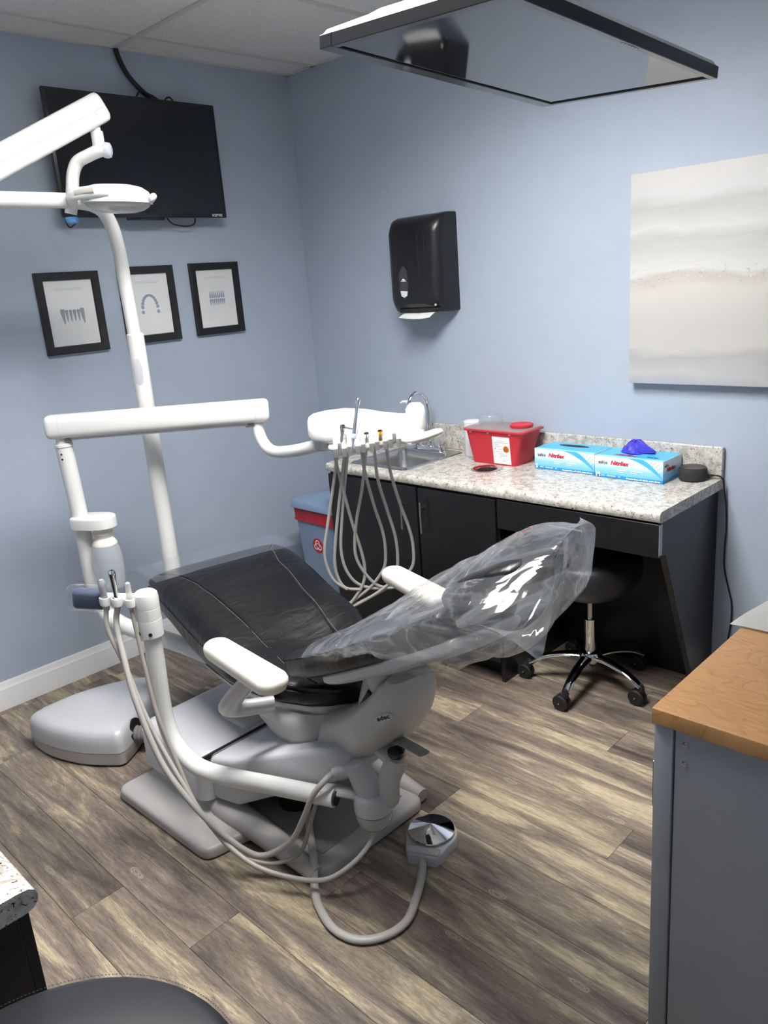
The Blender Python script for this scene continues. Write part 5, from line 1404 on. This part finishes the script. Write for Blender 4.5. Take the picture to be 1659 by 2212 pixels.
# ceiling monitor facing down over the headrest
mo = thing('ceiling_monitor', (2.606, -1.60, 2.14), 'black flat monitor hung flat from the ceiling facing down over the chair', 'monitor')
q = [V(2.378, -1.960, 2.181), V(2.390, -1.216, 2.141), V(2.834, -1.230, 2.115), V(2.820, -1.968, 2.149)]
mc = (q[0]+q[1]+q[2]+q[3])/4
mx = ((q[1]-q[0])+(q[2]-q[3])).normalized(); my = ((q[2]-q[1])+(q[3]-q[0])).normalized()
Mm = frame(mc, mx, my)            # local x along the long side
if Mm.to_3x3().col[2].z > 0: Mm = frame(mc, -mx, my)      # local z points down
mw, mh = .3705, .2225
bm = bmesh.new()
for lo, hi in (((-mw, -mh, -.022), (mw, -mh+.034, .002)), ((-mw, mh-.016, -.022), (mw, mh, .002)), ((-mw, -mh+.034, -.022), (-mw+.016, mh-.016, .002)), ((mw-.016, -mh+.034, -.022), (mw, mh-.016, .002))):
    box(bm, lo, hi, .0012, 1, Mm)
obj('bezel', bm, 'monitor_case', mo, smooth=0)
bm = bmesh.new(); box(bm, (-mw+.014, -mh+.030, -.004), (mw-.014, mh-.014, -.001), 0, 1, Mm); obj('screen', bm, 'monitor_screen', mo, smooth=0)
bm = bmesh.new()
loft(bm, [[Mm @ V(x, y_, z) for x, y_ in rrect(0, 0, mw-d, mh-d, .012, 3)] for z, d in ((-.022, .001), (-.030, .006), (-.055, .06), (-.065, .075), (-.066, .10))]); obj('back_casing', bm, 'monitor_back', mo, smooth=30)
bm = bmesh.new(); box(bm, (-.10, -.09, -.085), (.10, .09, -.065), .004, 2, Mm); obj('mount_plate', bm, 'black_plastic', mo)
bm = bmesh.new(); p = Mm @ V(0, 0, -.08); tube(bm, [p, (p.x, p.y, H+.004)], .022, 18, sm=False); obj('ceiling_pole', bm, 'black_plastic', mo)
bm = bmesh.new(); lathe(bm, [(.07, H-.012), (.07, H+.0)], (p.x, p.y, 0), None, 24); obj('ceiling_plate', bm, 'black_plastic', mo)
bm = bmesh.new()
for i in range(5): box(bm, (-.02+i*.012, mh-.012, .002), (-.013+i*.012, mh-.006, .003), 0, 1, Mm)
obj('button', bm, 'silver_grey', mo, smooth=0)

# ================================================================== METAL CABINET, RIGHT FOREGROUND
FX, FY, FZ = 3.018, -1.85, .95
mcb = thing('metal_cabinet', (3.35, -1.4, 0), 'grey metal cabinet with light maple wood top', 'cabinet')
bm = bmesh.new(); box(bm, (FX-.004, FY-.006, FZ-.032), (FX+.75, FY+1.0, FZ), .002, 2); obj('top', bm, 'maple_veneer', mcb)
bm = bmesh.new(); box(bm, (FX+.038, FY+.004, .02), (FX+.74, FY+.98, FZ-.034), .002, 1); obj('body', bm, 'metal_grey', mcb, smooth=0)
bm = bmesh.new(); box(bm, (FX-.002, FY+.001, .02), (FX+.0355, FY+.97, FZ-.036), .003, 2); fr_ = obj('door', bm, 'metal_grey', mcb, smooth=30)
for z in (FZ-.060, FZ-.100):
    bm = bmesh.new(); lathe(bm, [(.0055, -.001), (.0055, .0015), (.003, .002), (.003, .0005), (0, .0005)], (FX+.058, FY+.004, z), (0, -1, 0), 16); obj('rivet', bm, 'steel', mcb)
bm = bmesh.new(); tube(bm, [(FX-.002, FY+.05, .80), (FX-.02, FY+.05, .80), (FX-.02, FY+.05, .70), (FX-.002, FY+.05, .70)], .005, 10, sm=False); obj('handle', bm, 'steel', fr_)
bm = bmesh.new(); box(bm, (FX+.05, FY+.02, 0), (FX+.73, FY+.96, .02)); obj('plinth', bm, 'black_rubber', mcb)
# paper lying on it
bm = bmesh.new()
rings = []
for i in range(7):
    rings.append([V(2.991+.034*j+.012*i*.4, -1.432+.030*i*1.2+.0005*j, FZ+.0012+.006*max(0, (3-j)/3)*(i/6)+.002*math.sin(j*.9+i)) + V(0, 0, .003) for j in range(9)])
loft(bm, rings, cap=False, closed=False)
r0 = bmesh.ops.solidify(bm, geom=bm.faces[:], thickness=.002)
tag(obj('paper_sheet', bm, 'paper_white', smooth=40), 'white paper sheet lying at the back edge of the maple cabinet top', 'paper')

# ================================================================== BLACK SIDE COUNTER, LEFT FOREGROUND
scn = thing('side_counter', (2.0, -3.1, 0), 'black cabinet with speckled granite-look top in the foreground', 'counter')
bm = bmesh.new()
prof = [(-3.44, .86), (-2.82, .86), (-2.808, .863), (-2.800, .872), (-2.798, .882), (-2.801, .892), (-2.810, .8985), (-2.824, .90), (-3.44, .90)]
loft(bm, [[V(x, y_, z) for y_, z in prof] for x in (1.2, 2.478)]); obj('top', bm, 'granite_laminate', scn, smooth=40)
bm = bmesh.new(); box(bm, (1.22, -3.44, 0), (2.449, -2.826, .858), .001, 1); obj('body', bm, 'cabinet_black', scn, smooth=0)
bm = bmesh.new(); box(bm, (1.24, -2.8255, .10), (1.83, -2.808, .84), .001, 1); obj('door', bm, 'cabinet_black', scn, smooth=0)
bm = bmesh.new(); box(bm, (1.84, -2.8255, .10), (2.445, -2.808, .84), .001, 1); obj('door', bm, 'cabinet_black', scn, smooth=0)
